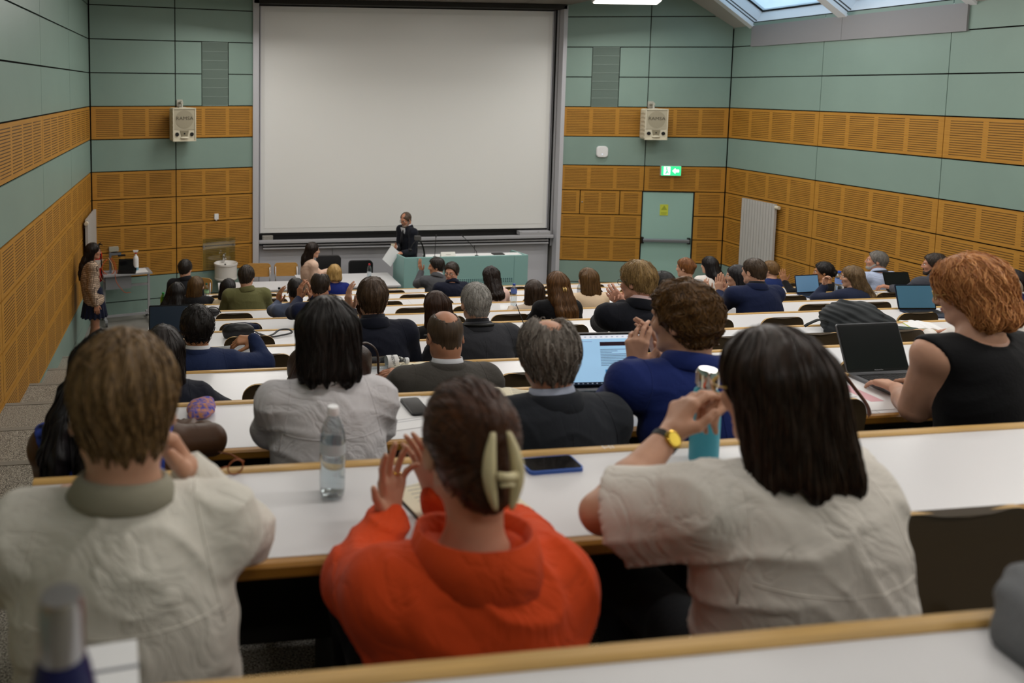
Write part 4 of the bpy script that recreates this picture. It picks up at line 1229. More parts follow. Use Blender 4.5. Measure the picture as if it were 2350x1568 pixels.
p5 = P(3, 'person with long black braids in a blue and black print dress', -.265, 3.20, dy=.60, x=-.19, yaw=-8, q=2, sex='f', seed=31, skin=DARK, bw=1.12,
  hair=dict(style='long', len=.40, w=.075, lw=.10, front=(-1,), t=.018, dark='#08070a', light='#1d181b', n=420, sl=.34, amp=.007, jit=.08, grav=.8, rad=.0035, tip=.03),
  top=dict(kind='tank', c='#3f57b8', mk='print', armf=1.25, wr=.002, hole=.075), legs='#1b1b2b',
  arms={'R': ((.055, 2.40, 2.83), (.0, 2.62, 2.76), dict(d=(-.4, 1, 0), n=(0, 0, -1), curl=.2))})
p6 = P(4, 'dark-haired person in a navy jacket sitting in front of the blue print dress', -.13, 2.895, dy=.60, x=-.09, q=1, sex='f', seed=33, yaw=-15,
  hair=dict(style='bob', len=.15, dark='#0d0a09', light='#2c211c', n=260, sl=.14), top=dict(kind='jacket', c='#171a26'))
p7 = P(5, 'black-haired person in a navy suit checking a raised forearm', .025, 2.69, dy=.62, yaw=4, pitch=-12, q=1, seed=8, skin=TAN, bw=1.08,
  hair=dict(t=.022, dark='#0a0807', light='#231b17', n=520, sl=.06, jit=.5, amp=.006, crown=(.01, -.03, .13), rad=.0013, nape=-.082, lift=.005), top=dict(kind='jacket', c='#1f2b4d', c2='#d8d8dc'),
  arms={'R': ((.42, 4.50, 2.31), (.365, 4.62, 2.42), dict(d=(-1, .1, -.1), n=(-.2, .3, -1), curl=.5)), 'L': ((-.24, 4.55, 2.25), (-.1, 4.75, 2.26), dict(d=(.4, 1, 0), n=(0, 0, -1), curl=.2))})
p8 = P(5, 'brown-haired person in a dark navy suit raising the left hand', 1.06, 2.825, dy=.60, yaw=-6, pitch=-4, q=1, seed=14, bw=1.14,
  hair=dict(t=.018, dark='#2a1d13', light='#5c4530', n=420, sl=.07, jit=.25, amp=.005, nape=-.09), top=dict(kind='jacket', c='#171a27', c2='#20222c'),
  arms={'L': ((.88, 4.58, 2.40), (1.0, 4.78, 2.53), dict(d=(-.2, .15, 1), n=(1, .2, .1), curl=.3, thumb=.7))})
p9 = P(4, 'balding person in a charcoal-grey suit, one hand on an open cream notebook', 1.16, 2.918, dy=.60, yaw=0, pitch=-14, q=1, seed=17, bw=1.12, glasses='#101010', skin='#b98468',
  hair=dict(t=.007, dark='#2c2118', light='#54422f', n=0, amp=.0015, nape=-.08, bald=[((0, .03, .12), (.052, .085, .07)), ((0, -.05, .105), (.05, .06, .06))]), top=dict(kind='jacket', c='#4b4844', c2='#d0d2d8'),
  arms={'L': ((.90, 3.45, 2.52), (1.08, 3.72, 2.505), dict(d=(-.75, .35, 0), n=(0, 0, -1), curl=.25))})
p10 = P(5, 'person with short silver hair in a dark grey suit, black strap round the neck', 1.70, 2.775, dy=.60, yaw=-2, pitch=-3, q=1, seed=19, bw=1.2,
  hair=dict(t=.013, dark='#5d5954', light='#c4c0ba', n=620, sl=.035, jit=.35, amp=.0025, nape=-.08, lift=.003, rough=.55), top=dict(kind='jacket', c='#35363b', c2='#1b1c20'))
p11 = P(6, 'person with long straight brown hair in a sleeveless black top', 1.79, 2.45, dy=.60, yaw=12, q=1, sex='f', seed=21,
  hair=dict(style='long', len=.24, lw=.05, dark='#1b100a', light='#4a2f1e', n=460, sl=.26, jit=.05, grav=.7), top=dict(kind='tank', c='#101012'))
p12 = P(3, 'older person with thinning swept-back grey hair, charcoal suit and light blue collar', 1.145, 3.212, dy=.64, yaw=-12, pitch=-8, q=2, seed=27, bw=1.1, skin='#c08d72',
  hair=dict(t=.020, dark='#352c24', light='#9a9188', n=620, sl=.09, jit=.22, amp=.006, nape=-.09, rad=.0018, lift=.004, wave=.003, rough=.55, bald=[((.0, -.02, .14), (.045, .095, .062))], crown=(0, .0, .15), grav=.35, sideburn=.01), top=dict(kind='jacket', c='#272a30', c2='#aeb6cb', wr=.003))
p13 = P(3, 'person with wavy brown hair in a bright navy-blue suit clapping beside a laptop', 1.655, 3.30, dy=.58, x=1.70, yaw=26, pitch=-6, q=2, seed=29, bw=1.16,
  hair=dict(style='curly', t=.024, dark='#2a1a0b', light='#7a5527', amp=.006, lam=.045, n=1000, sl=.07, jit=.5, wave=.006, rad=.0017, lift=.004), top=dict(kind='jacket', c='#1d2c68', cuff='#d9b0b0', wr=.003, lam=.13),
  arms={'L': ((1.50, 2.55, 2.82), (1.665, 2.69, 2.90), dict(d=(.12, .12, 1), n=(.8, .6, 0), curl=(.3, .35, .4, .5), thumb=.6)), 'R': ((1.96, 2.62, 2.80), (1.80, 2.745, 2.90), dict(d=(-.35, .12, 1), n=(-1, .1, 0), curl=.2, thumb=.6))})
p14 = P(3, 'red-haired person in a sleeveless black top typing on a silver laptop', 2.735, 3.37, dy=.60, yaw=34, pitch=-16, q=2, sex='f', seed=37, bw=1.12, glasses='#b89a5a', skin='#cf9f86',
  hair=dict(style='bob', len=.12, w=.078, t=.024, dark='#86461d', light='#e0a264', n=1100, sl=.17, jit=.16, wave=.008, amp=.006, grav=.6, crown=(0, .02, .14), lift=.005, rad=.0019, face=.06),
  top=dict(kind='tank', c='#0e0e11', armf=1.18, wr=.0015, hole=.068), eyes=True,
  arms={'L': ((2.585, 2.42, 2.80), (2.80, 2.70, 2.755), dict(d=(.1, 1, -.05), n=(0, .1, -1), curl=.3)), 'R': ((3.0, 2.42, 2.80), (2.95, 2.70, 2.755), dict(d=(0, 1, -.05), n=(0, .1, -1), curl=.3))})
p15 = P(5, 'fair-haired person with glasses in a black suit and pale pink collar, hands together', 2.745, 2.885, dy=.60, x=2.80, yaw=24, pitch=-10, q=1, seed=43, bw=1.18, glasses='#101010', skin='#cb957e',
  hair=dict(t=.018, dark='#5a4324', light='#b3925c', n=620, sl=.08, jit=.2, amp=.005, nape=-.085, lift=.005), top=dict(kind='jacket', c='#15171f', c2='#dcbfbf'),
  arms={'L': ((2.60, 4.60, 2.45), (2.86, 4.78, 2.51), dict(d=(-.5, .35, .55), n=(.5, .8, 0), curl=.45)), 'R': ((3.10, 4.75, 2.42), (2.95, 4.83, 2.51), dict(d=(-.8, .1, .5), n=(-.3, -.5, -.6), curl=.5))})
p16 = P(7, 'person with a cropped black afro sitting behind the fair-haired suit', 4.265, 2.285, dy=.60, q=0, seed=44, skin=BROWN, yaw=18,
  hair=dict(style='afro', t=.03, dark='#070606', light='#1b1512', amp=.004, lam=.02, n=300, sl=.02, jit=1.0), top=dict(kind='shirt', c='#6d2f2b'))
p17 = P(7, 'person with long brown hair held in a small gold clip, black jacket', 3.245, 2.315, dy=.60, q=1, sex='f', seed=47, yaw=6,
  hair=dict(style='long', len=.36, lw=.06, w=.06, back=.01, dark='#2e1d10', light='#83592f', n=520, sl=.30, jit=.05, grav=.75, amp=.003), top=dict(kind='jacket', c='#121215', collar=False))
p18 = P(8, 'person with dark shoulder-length hair behind the blue-capped water bottle', 3.51, 1.975, dy=.60, q=0, sex='f', seed=48,
  hair=dict(style='bob', len=.19, dark='#1c130d', light='#463222', n=220, sl=.2, jit=.05, grav=.7), top=dict(kind='blouse', c='#c9b8a6'))
p19 = P(8, 'person with a light brown bob in a cream top', 4.10, 2.085, dy=.60, q=0, sex='f', seed=51, yaw=14,
  hair=dict(style='bob', len=.17, dark='#3a2713', light='#7c5a31', n=260, sl=.2, jit=.05, grav=.7), top=dict(kind='blouse', c='#dcc3a4', mk='satin'))
p20 = P(9, 'person with dark wavy gathered hair in a pale pink top', 3.455, 1.88, dy=.60, q=0, sex='f', seed=53, yaw=8,
  hair=dict(style='long', len=.20, lw=.035, w=.046, tip=.03, amp=.010, dark='#120c0b', light='#33241e', n=240, sl=.16, wave=.006), top=dict(kind='blouse', c='#e0bdb2', mk='satin'))
p21 = P(10, 'person with round glasses and navy jacket turning back towards the audience', 3.34, 1.695, dy=.60, q=1, seed=57, yaw=140, pitch=-4, glasses='#2a1d18', eyes=True, skin='#c9957c',
  hair=dict(t=.018, dark='#17110d', light='#3a2b20', n=260, sl=.06, jit=.2, amp=.004), top=dict(kind='jacket', c='#1a1e2f', c2='#d8d8de'))
p22 = P(11, 'dark-haired person in a grey suit raising an open hand in front of the lectern', 3.47, 1.53, dy=.60, q=1, seed=59, yaw=66, skin='#c58f70',
  hair=dict(t=.02, dark='#0f0b09', light='#2b211b', n=220, sl=.05, jit=.2), top=dict(kind='jacket', c='#515256', c2='#d0d0d4'),
  arms={'L': ((3.25, 10.85, 1.10), (3.35, 10.98, 1.25), dict(d=(-.25, .1, 1), n=(.9, .3, 0), curl=.12, thumb=.8))})
p23 = P(11, 'person with a blonde bob and royal blue jacket in the front row', 1.99, 1.465, dy=.60, q=0, sex='f', seed=61, yaw=-18,
  hair=dict(style='bob', len=.10, t=.022, dark='#7a5a28', light='#d9b472', n=260, sl=.12, jit=.08, grav=.6), top=dict(kind='jacket', c='#18256b', collar=False))
p24 = P(7, 'balding person in a dark navy pullover clapping', 1.095, 2.362, dy=.60, q=1, seed=63, yaw=-20, pitch=-10, skin='#b98365', bw=1.1,
  hair=dict(t=.009, dark='#1c140e', light='#3a2b1f', n=260, sl=.03, amp=.002, bald=[((0, .02, .125), (.05, .09, .055))]), top=dict(kind='shirt', c='#1d2440', collar=False),
  arms={'L': ((.86, 6.62, 1.98), (.955, 6.85, 2.04), dict(d=(.1, .15, 1), n=(.9, .3, 0), curl=.3)), 'R': ((1.34, 6.65, 1.98), (1.07, 6.87, 2.04), dict(d=(-.1, .15, 1), n=(-1, .2, 0), curl=.3))})
p25 = P(8, 'person with cropped black hair and olive skin in a slate-blue shirt', 1.02, 2.058, dy=.60, q=1, seed=67, yaw=-12, skin=TAN,
  hair=dict(t=.010, dark='#0d0a09', light='#231b17', n=240, sl=.025, amp=.002), top=dict(kind='shirt', c='#566078', collar=False),
  arms={'L': ((.80, 7.66, 1.70), (.87, 7.80, 1.74), dict(d=(.15, .1, 1), n=(.9, .3, 0), curl=.25))})
p26 = P(9, 'dark-haired person in an olive green tweed jacket', .60, 1.958, dy=.60, q=1, seed=71, yaw=-24, bw=1.14,
  hair=dict(t=.017, dark='#16100b', light='#3d3024', n=260, sl=.05, amp=.004), top=dict(kind='jacket', c='#6c6b45'))
p27 = P(10, 'person with sleek black hair beside the olive green jacket', .45, 1.556, dy=.60, q=0, sex='f', seed=73,
  hair=dict(style='bob', len=.16, dark='#09080a', light='#201a1c', n=200, sl=.16, jit=.04, grav=.7), top=dict(kind='blouse', c='#cdbb9a'))
p28 = P(11, 'dark-haired person with glasses next to an empty wooden chair', -.10, 1.56, dy=.50, q=0, seed=77, yaw=-30, glasses='#101010',
  hair=dict(t=.02, dark='#100c0a', light='#2a211b', n=200, sl=.05), top=dict(kind='jacket', c='#1c1d22'))
p29 = P(10, 'person with brown highlighted hair in a black jacket beside the black-haired one', .05, 1.585, dy=.56, q=0, sex='f', seed=79, yaw=-40,
  hair=dict(style='bob', len=.20, dark='#2a1c10', light='#7a5b34', n=220, sl=.2, jit=.06, grav=.7), top=dict(kind='jacket', c='#15161a', collar=False))
p30 = P(9, 'person with long straight black hair at the stair end beside a green bottle', -.17, 1.785, dy=.60, q=0, sex='f', seed=83, bw=1.05,
  hair=dict(style='long', len=.34, lw=.085, w=.085, t=.018, dark='#0a0809', light='#211a19', n=300, sl=.3, jit=.03, grav=.8), top=dict(kind='blouse', c='#24242a'))
p34 = P(7, 'person with chestnut hair gathered at the nape, beside the raised hand', 1.50, 2.17, dy=.52, q=1, sex='f', seed=87, yaw=-8,
  hair=dict(t=.018, dark='#25150c', light='#5a3a20', n=260, sl=.1, prims=[('e', (0, -.105, -.05), (.045, .04, .05))]), top=dict(kind='blouse', c='#3a2a26'))
p35 = P(7, 'person with short brown hair in a navy suit, palms pressed together', 5.175, 2.388, dy=.60, x=5.22, q=1, seed=89, yaw=14, bw=1.2,
  hair=dict(t=.012, dark='#20170f', light='#54402b', n=320, sl=.035, amp=.002), top=dict(kind='jacket', c='#1a2342', c2='#15171f'),
  arms={'L': ((4.98, 6.68, 1.88), (5.12, 6.90, 1.96), dict(d=(.0, .15, 1), n=(.9, .3, 0), curl=.08)), 'R': ((5.50, 6.75, 1.86), (5.19, 6.93, 1.96), dict(d=(-.05, .15, 1), n=(-1, .1, 0), curl=.08))})
p36 = P(9, 'person with auburn hair in a bun and a black and white speckled jumper', 5.91, 1.922, dy=.60, q=0, sex='f', seed=91, yaw=30, bw=1.1,
  hair=dict(t=.016, dark='#4a2713', light='#96602f', n=220, sl=.08, prims=[('e', (.0, -.115, .035), (.032, .03, .032))]), top=dict(kind='shirt', c='#b9b7b4', mk='speckle', collar=False))
p37 = P(10, 'person with long black hair over a white blouse by the fire door', 6.97, 1.692, dy=.60, q=0, sex='f', seed=93, yaw=24,
  hair=dict(style='long', len=.33, lw=.05, dark='#0a080a', light='#1f1819', n=220, sl=.3, jit=.03, grav=.8), top=dict(kind='blouse', c='#dfd8d2'))
p38 = P(8, 'person in a black top with dark hair drawn back, in profile', 5.80, 2.076, dy=.60, q=0, sex='f', seed=95, yaw=52, eyes=True,
  hair=dict(style='long', len=.26, t=.012, dark='#121113', light='#2c2a2e', n=220, sl=.24, jit=.03), top=dict(kind='blouse', c='#1a1a1e'),
  arms={'L': ((5.58, 7.66, 1.70), (5.70, 7.86, 1.70), dict(d=(-.3, .2, .9), n=(.7, .4, 0), curl=.4))})
p39 = P(10, 'light-brown-haired person in a blue jacket in front of the radiator', 7.885, 1.610, dy=.60, q=0, sex='f', seed=97, yaw=26,
  hair=dict(t=.018, dark='#4a341c', light='#8f6c40', n=200, sl=.06, prims=[('e', (0, -.10, -.02), (.04, .03, .035))]), top=dict(kind='jacket', c='#1c2c5e', collar=False))
p40 = P(9, 'person with a loose black bun and black top raising a hand beside an open laptop', 7.765, 1.828, dy=.60, q=0, sex='f', seed=99, yaw=44, skin=TAN, eyes=True,
  hair=dict(t=.018, dark='#0a0808', light='#221a18', n=260, sl=.07, jit=.3, prims=[('e', (.0, -.12, -.01), (.045, .035, .045))]), top=dict(kind='blouse', c='#131316', mk='suit'),
  arms={'L': ((7.50, 8.76, 1.40), (7.52, 8.92, 1.50), dict(d=(-.3, .1, 1), n=(.7, .6, 0), curl=.15, thumb=.9))})
p41 = P(8, 'person with wavy light brown hair and a navy jacket, chin on hand, in profile', 7.18, 2.032, dy=.60, q=0, sex='f', seed=101, yaw=52, eyes=True,
  hair=dict(style='long', len=.30, w=.07, lw=.05, front=(1,), dark='#3c2c1c', light='#8f7450', n=320, sl=.28, wave=.007, amp=.006), top=dict(kind='jacket', c='#232a40', collar=False),
  arms={'L': ((6.93, 7.75, 1.62), (7.03, 7.75, 1.76), dict(d=(.1, .1, 1), n=(.2, -.8, .2), curl=.7))})
p42 = P(9, 'grey-haired bearded person in a pale blue shirt with a black lanyard', 8.49, 1.950, dy=.60, q=1, seed=103, yaw=46, pitch=2, beard=('#6c6762', '#b8b2aa'), eyes=True, skin='#c28d74', bw=1.1,
  hair=dict(t=.014, dark='#48443f', light='#8d8882', n=260, sl=.05), top=dict(kind='shirt', c='#b9c6e2', mk='linen'))
p43 = P(8, 'dark-bearded person in a grey suit writing behind a black laptop', 8.19, 2.148, dy=.60, q=1, seed=107, yaw=42, pitch=-4, beard=('#17110d', '#3a2c22'), eyes=True, skin='#bb856b', bw=1.1,
  hair=dict(t=.018, dark='#17110d', light='#3d2e22', n=260, sl=.06), top=dict(kind='jacket', c='#45464d', c2='#d4d6dc'),
  arms={'L': ((7.93, 7.62, 1.70), (8.0, 7.86, 1.68), dict(d=(-.5, .6, .1), n=(0, 0, -1), curl=.5))})
p44 = P(5, 'bald person in a cream shirt behind the red-haired one', 5.34, 2.74, dy=.60, x=5.22, q=1, seed=109, yaw=25, skin='#c08a70', bw=1.2,
  hair=dict(t=.004, dark='#6a5a4c', light='#9a8a7a', n=0, amp=.001, bald=[((0, .0, .125), (.06, .10, .08))]), top=dict(kind='shirt', c='#dcd7d2', mk='linen'))
p45 = P(7, 'dark-haired person in a navy jacket clapping, next to the wooden wall panels', 7.93, 2.215, dy=.60, q=0, seed=111, yaw=40,
  hair=dict(t=.02, dark='#0d0a0c', light='#241c1e', n=200, sl=.08), top=dict(kind='jacket', c='#20294d', c2='#e0e0e4'),
  arms={'L': ((7.80, 6.62, 1.86), (7.98, 6.80, 1.93), dict(d=(-.1, .1, 1), n=(.7, .5, 0), curl=.2)), 'R': ((8.30, 6.62, 1.86), (8.06, 6.83, 1.93), dict(d=(-.2, .1, 1), n=(-.8, .3, 0), curl=.2))})

# ------------------------------------------------------------------ standing people at the front
p31 = person('person with waist-long dark hair and glasses in a checked cardigan, leaning on the slotted wall', -1.42, 11.35, 0.0, 1.70, -1.42, 11.37, by=-75, hd=(-84, -2, 0), sex='f', q=1, pose='stand', glasses='#101010', eyes=True, seed=201, skin='#b9866c',
  hair=dict(style='long', len=.42, lw=.055, w=.06, dark='#0d0908', light='#2a1e1a', n=420, sl=.34, jit=.03, grav=.85, amp=.003), top=dict(kind='blouse', c='#cdb49c', mk='check', o=.02), skirt=dict(c='#141a30', z=.62), shoes='#101014', bw=.95)
p32 = person('person with long dark hair in a shiny blush blouse standing at the white table', 1.84, 11.76, 0.0, 1.56, 1.85, 11.78, by=-80, hd=(-95, -4, 0), sex='f', q=1, pose='stand', eyes=True, seed=203,
  hair=dict(style='long', len=.36, lw=.05, w=.055, back=-.06, dark='#140d0a', light='#33231a', n=420, sl=.32, jit=.03, grav=.85, amp=.003), top=dict(kind='blouse', c='#d8b7a2', mk='satin'), skirt=dict(c='#2a2a30', z=.5), bw=.95,
  arms={'L': ((1.98, 11.88, 1.03), (2.15, 11.95, 1.07), dict(d=(1, .1, .1), n=(0, .3, -1), curl=.25)), 'R': ((1.84, 11.60, 1.02), (2.06, 11.66, 1.0), dict(d=(1, .2, 0), n=(0, 0, -1), curl=.25))})
p33 = person('greying bearded speaker in a dark suit and tie behind the lectern, holding cup and papers', 3.80, 13.28, 0.0, 1.765, 3.73, 13.22, by=112, hd=(122, -18, 0), q=1, pose='stand', beard=('#6a5a50', '#a79a8f'), glasses='#2a2422', eyes=True, seed=207, bw=1.05, skin='#bf876b',
  hair=dict(t=.012, dark='#3a2c22', light='#6d5a4a', n=260, sl=.05, amp=.002, bald=[((0, .06, .115), (.045, .07, .05))]), top=dict(kind='jacket', c='#1b1d26', c2='#d9dbe0'), legs='#1b1d26',
  arms={'R': ((3.68, 13.42, 1.10), (3.50, 13.02, 1.20), dict(d=(-.5, -.6, .1), n=(.5, -.8, 0), curl=.75)), 'L': ((3.80, 13.04, 1.10), (3.58, 12.86, 1.12), dict(d=(-1, -.2, 0), n=(-.1, .3, -1), curl=.55))})
# ------------------------------------------------------------------ things on the walls
def wing(o, u, z, out=0.0):
    """point on a wall: u along it, z up, out into the room"""
    return o.matrix_basis @ Vector((u, -out, z))
M_SPK = mat('speaker_cream', '#d3ccb6', rough=.5)
M_SPKG = mat('speaker_grille', '#a29a84', rough=.7, bump=.3, bscale=900)
def speaker(w, u, z, label):
    t = thing('wall_speaker', label, 'speaker', wing(w, u, z), w.rotation_euler.z, 'wall loudspeakers')
    b = MB(); b.prism(rrect(.40, .57, .03), -.36, -.10, 'y'); b.build('cabinet', M_SPK, t, True, auto=30)
    for i in range(7):
        b = MB(); b.box(-.206, -.198, -.34, -.14, -.25 + i * .075, -.215 + i * .075); b.build('side_fin', M_SPK, t)
    b = MB()
    for a in ((-.20, -.182, -.285, .285), (.182, .20, -.285, .285)): b.box(a[0], a[1], -.375, -.355, a[2], a[3])
    b.box(-.19, .19, -.375, -.355, .265, .285); b.box(-.19, .19, -.375, -.355, -.285, -.27); b.build('bezel', M_SPK, t)
    b = MB(); b.box(-.178, .178, -.366, -.358, -.085, .262); b.build('grille', mat('speaker_grille2', '#b3ab95', rough=.7), t)
    b = MB(); b.cyl((0, -.369, .09), (0, -.362, .09), .155, 36); g = b.build('cone_grille', M_SPKG, t, True, auto=40)
    text_mesh('lettering', 'RAMSA', .085, mat('speaker_letter', '#4b4536', rough=.6), t, Matrix.Translation((.002, -.3705, .105)) @ Matrix.Rotation(R(90), 4, 'X'), sx=1.12)
    b = MB(); b.prism([(-.075, -.10), (.075, -.10), (.05, -.21), (-.05, -.21)], -.37, -.359, 'y'); b.build('horn', mat('horn_dark', '#8b836c', rough=.6), t)
    b = MB(); b.ell((0, -.37, -.225), (.075, .02, .022), 16, 8); b.build('horn_lip', M_SPK, t, True)
    b = MB(); b.box(-.012, .012, -.372, -.368, -.165, -.14); b.build('horn_throat', M_BLACK, t)
    for s in (-1, 1):
        b = MB(); b.cyl((s * .128, -.372, -.165), (s * .128, -.352, -.165), .033, 20); b.build('port', M_BLACK, t, True, auto=40)
    b = MB(); b.box(-.05, .05, -.02, 0, .30, .42); b.cyl((0, -.02, .37), (0, -.20, .37), .022, 12); b.cyl((0, -.17, .40), (0, -.19, .27), .018, 10); b.box(-.06, .06, -.24, -.12, .27, .295)
    b.build('bracket', mat('bracket_grey', '#b9b6ab', rough=.4, metal=.4), t, True, auto=40)
speaker(w_fl, 1.53, 3.305, 'cream wall loudspeaker on a bracket over the wash basin side wing')
speaker(w_fr, 1.605, 3.305, 'cream wall loudspeaker on a bracket above the green exit sign')

t = thing('wifi_access_point', 'rounded white wireless access point on the mint panel', 'access point', wing(w_fr, .757, 2.763), w_fr.rotation_euler.z)
b = MB(); b.prism(rrect(.21, .21, .06), -.035, 0, 'y'); b.prism(rrect(.19, .19, .055), -.045, -.035, 'y'); b.build('casing', M_WHITE, t, True, auto=40)
b = MB(); b.cyl((0, -.0465, -.045), (0, -.045, -.045), .007, 10); b.build('status_light', mat('ap_led', '#cfe0ff', emit='#bcd4ff', estr=1.5), t)

M_EXG = mat('exit_green', '#2fbf7a', emit='#35d98c', estr=1.1); M_EXW = mat('exit_white', '#ffffff', emit='#f2fff6', estr=1.7)
t = thing('exit_sign', 'lit green and white emergency exit sign above the fire door', 'exit sign', wing(w_fr, 2.017, 2.42), w_fr.rotation_euler.z)
b = MB(); b.box(-.18, .18, -.06, 0, -.092, .092); b.build('housing', M_WHITE, t)
b = MB(); b.box(-.176, .176, -.063, -.06, -.088, .088); b.build('green_face', M_EXG, t)
b = MB(); b.box(-.135, -.02, -.066, -.063, -.075, .08); b.build('door_symbol', M_EXW, t)
b = MB(); b.prism([(.02, 0), (.075, .055), (.075, .025), (.14, .025), (.14, -.025), (.075, -.025), (.075, -.055)], -.066, -.063, 'y'); b.build('arrow', M_EXW, t)
b = MB(); b.tube([(-.09, -.068, .05), (-.075, -.068, .0), (-.10, -.068, -.06)], .012, 6); b.tube([(-.075, -.068, 0), (-.05, -.068, -.05)], .01, 6); b.ell((-.085, -.068, .064), (.014, .004, .014), 10, 6); b.build('running_figure', M_EXG, t)

t = thing('door_notice', 'yellow paper notice stuck on the mint fire door', 'notice', wing(w_fr, 1.945, 1.665, -.008), w_fr.rotation_euler.z)
b = MB(); b.box(-.075, .075, -.004, 0, -.105, .105); b.build('paper', mat('note_yellow', '#c6cf4a', rough=.7), t)
b = MB(); b.prism([(-.055, .0), (.055, .0), (0, .085)], -.0052, -.004, 'y'); b.box(-.055, .055, -.0052, -.004, -.06, -.05); b.box(-.055, .04, -.0052, -.004, -.085, -.075); b.build('print', mat('note_print', '#9aa838', rough=.7), t)

t = thing('room_sensor', 'small white wall sensor above the wash basin', 'sensor', wing(w_fl, 2.184, 1.63), w_fl.rotation_euler.z)
b = MB(); b.prism(rrect(.075, .10, .008), -.03, 0, 'y'); b.build('case', M_WHITE, t); b = MB(); b.box(-.015, .012, -.02, -.008, -.07, -.05); b.build('plug', M_WHITE, t)
t = thing('wall_box', 'grey socket box on the wing above the trolley', 'socket', wing(w_fl, .36, 1.17), w_fl.rotation_euler.z)
b = MB(); b.prism(rrect(.16, .08, .01), -.06, 0, 'y'); b.build('box', mat('box_grey', '#a7a596', rough=.5), t); b = MB(); b.box(-.02, .06, -.05, -.01, -.07, -.04); b.build('plug', M_BLACK, t)

# wash basin with glass splashback
t = thing('wash_basin', 'round white wash basin with chrome tap on the wing wall', 'basin', wing(w_fl, 2.29, .0), w_fl.rotation_euler.z)
M_CER = mat('ceramic', '#dedbd6', rough=.12, spec=.6)
b = MB(); b.lathe([(.10, .50), (.19, .53), (.205, .55), (.205, .575), (.20, .58), (.20, .79), (.205, .795), (.212, .80), (.212, .83), (.20, .832), (.175, .80), (.12, .74), (.0, .725)], (0, -.25, 0), 36); b.build('bowl', M_CER, t, True, auto=35)
b = MB(); b.box(-.08, .08, -.12, 0, .52, .80); b.build('mount', M_CER, t)
b = MB(); b.cyl((0, -.11, .82), (0, -.11, .93), .022, 14); b.tube([(0, -.11, .90), (0, -.20, .925), (0, -.24, .90)], .014, 10); b.tube([(0, -.11, .93), (.0, -.14, .975), (.01, -.19, .985)], [.02, .014, .012], 10); b.build('tap', M_CHROME, t, True, auto=50)
b = MB(); b.cyl((0, -.205, .79), (0, -.215, .792), .016, 12); b.build('overflow', M_BLACK, t)
b = MB(); b.tube([(0, -.25, .50), (0, -.25, .40), (0, -.15, .36), (0, 0, .36)], .022, 10); b.build('drain_pipe', M_STEEL, t, True)
t = thing('splashback', 'clear glass splashback behind the wash basin', 'splashback', wing(w_fl, 2.23, .92), w_fl.rotation_euler.z)
b = MB(); b.box(-.30, .30, -.032, -.026, -.30, .32); b.build('glass', M_PANE, t)
for s in (-1, 1):
    b = MB(); b.cyl((s * .285, -.04, .18), (s * .285, 0, .18), .016, 12); b.build('fixing', M_STEEL, t, True, auto=40)

# radiators
M_RAD = mat('radiator_grey', '#b9b7b4', rough=.45)
def radiator(w, u0, u1, z0, z1, label, valve):
    t = thing('radiator', label, 'radiator', wing(w, u0, z0), w.rotation_euler.z, 'tall flat radiators')
    L_, H_ = u1 - u0, z1 - z0; n = 12
    b = MB(); b.box(0, L_, -.055, -.045, 0, H_); b.build('back_plate', M_RAD, t)
    for i in range(n):
        a = L_ * i / n
        q = MB(); q.box(a + .004, a + L_ / n - .004, -.085, -.055, 0, H_); q.build('fin', M_RAD, t)
    for z in (.15, H_ - .15):
        b = MB(); b.box(L_ * .2, L_ * .8, -.045, 0, z - .02, z + .02); b.build('mount', M_RAD, t)
    b = MB(); b.cyl((valve, -.07, H_ - .05), (valve + (.08 if valve > L_ / 2 else -.08), -.07, H_ - .05), .03, 14); b.build('valve', mat('valve_cream', '#d8d0bc', rough=.5), t, True, auto=40)
radiator(w_right, YC + .25 - 12.84, YC + .25 - 12.03, .66, 2.0, 'tall ribbed grey radiator on the right wall beside the fire door', .81)
radiator(w_left, 12.28 - YB, 13.36 - YB, .6, 1.88, 'tall ribbed grey radiator on the left wall beside the fire extinguisher', .0)

# fire extinguisher
t = thing('fire_extinguisher', 'red fire extinguisher hanging in the corner behind the checked cardigan', 'extinguisher', (-1.56, 13.02, .72))
M_RED = mat('extinguisher_red', '#c0120f', rough=.3, spec=.5)
b = MB(); b.lathe([(.0, 0), (.06, .0), (.075, .02), (.075, .46), (.06, .51), (.03, .54), (.025, .56)], (0, 0, 0), 24); b.build('cylinder', M_RED, t, True, auto=40)
b = MB(); b.lathe([(.0755, .24), (.0755, .38)], (0, 0, 0), 24, caps=False); b.build('label_band', mat('ext_label', '#d9cfc4', rough=.5), t, True)
b = MB(); b.cyl((0, 0, .55), (0, 0, .60), .022, 12); b.tube([(0, 0, .59), (.05, -.03, .63), (.09, -.05, .62)], .01, 8); b.tube([(0, 0, .60), (.06, -.03, .66)], .008, 8); b.build('valve', M_BLACK, t, True, auto=40)
b = MB(); b.tube(spline([(0, -.02, .58), (.05, -.09, .55), (.07, -.085, .35), (.07, -.08, .15)]), .011, 8); b.build('hose', M_BLACK, t, True)
b = MB(); b.box(-.14, .0, .0, .03, .3, .34); b.build('wall_hook', M_BLACK, t)

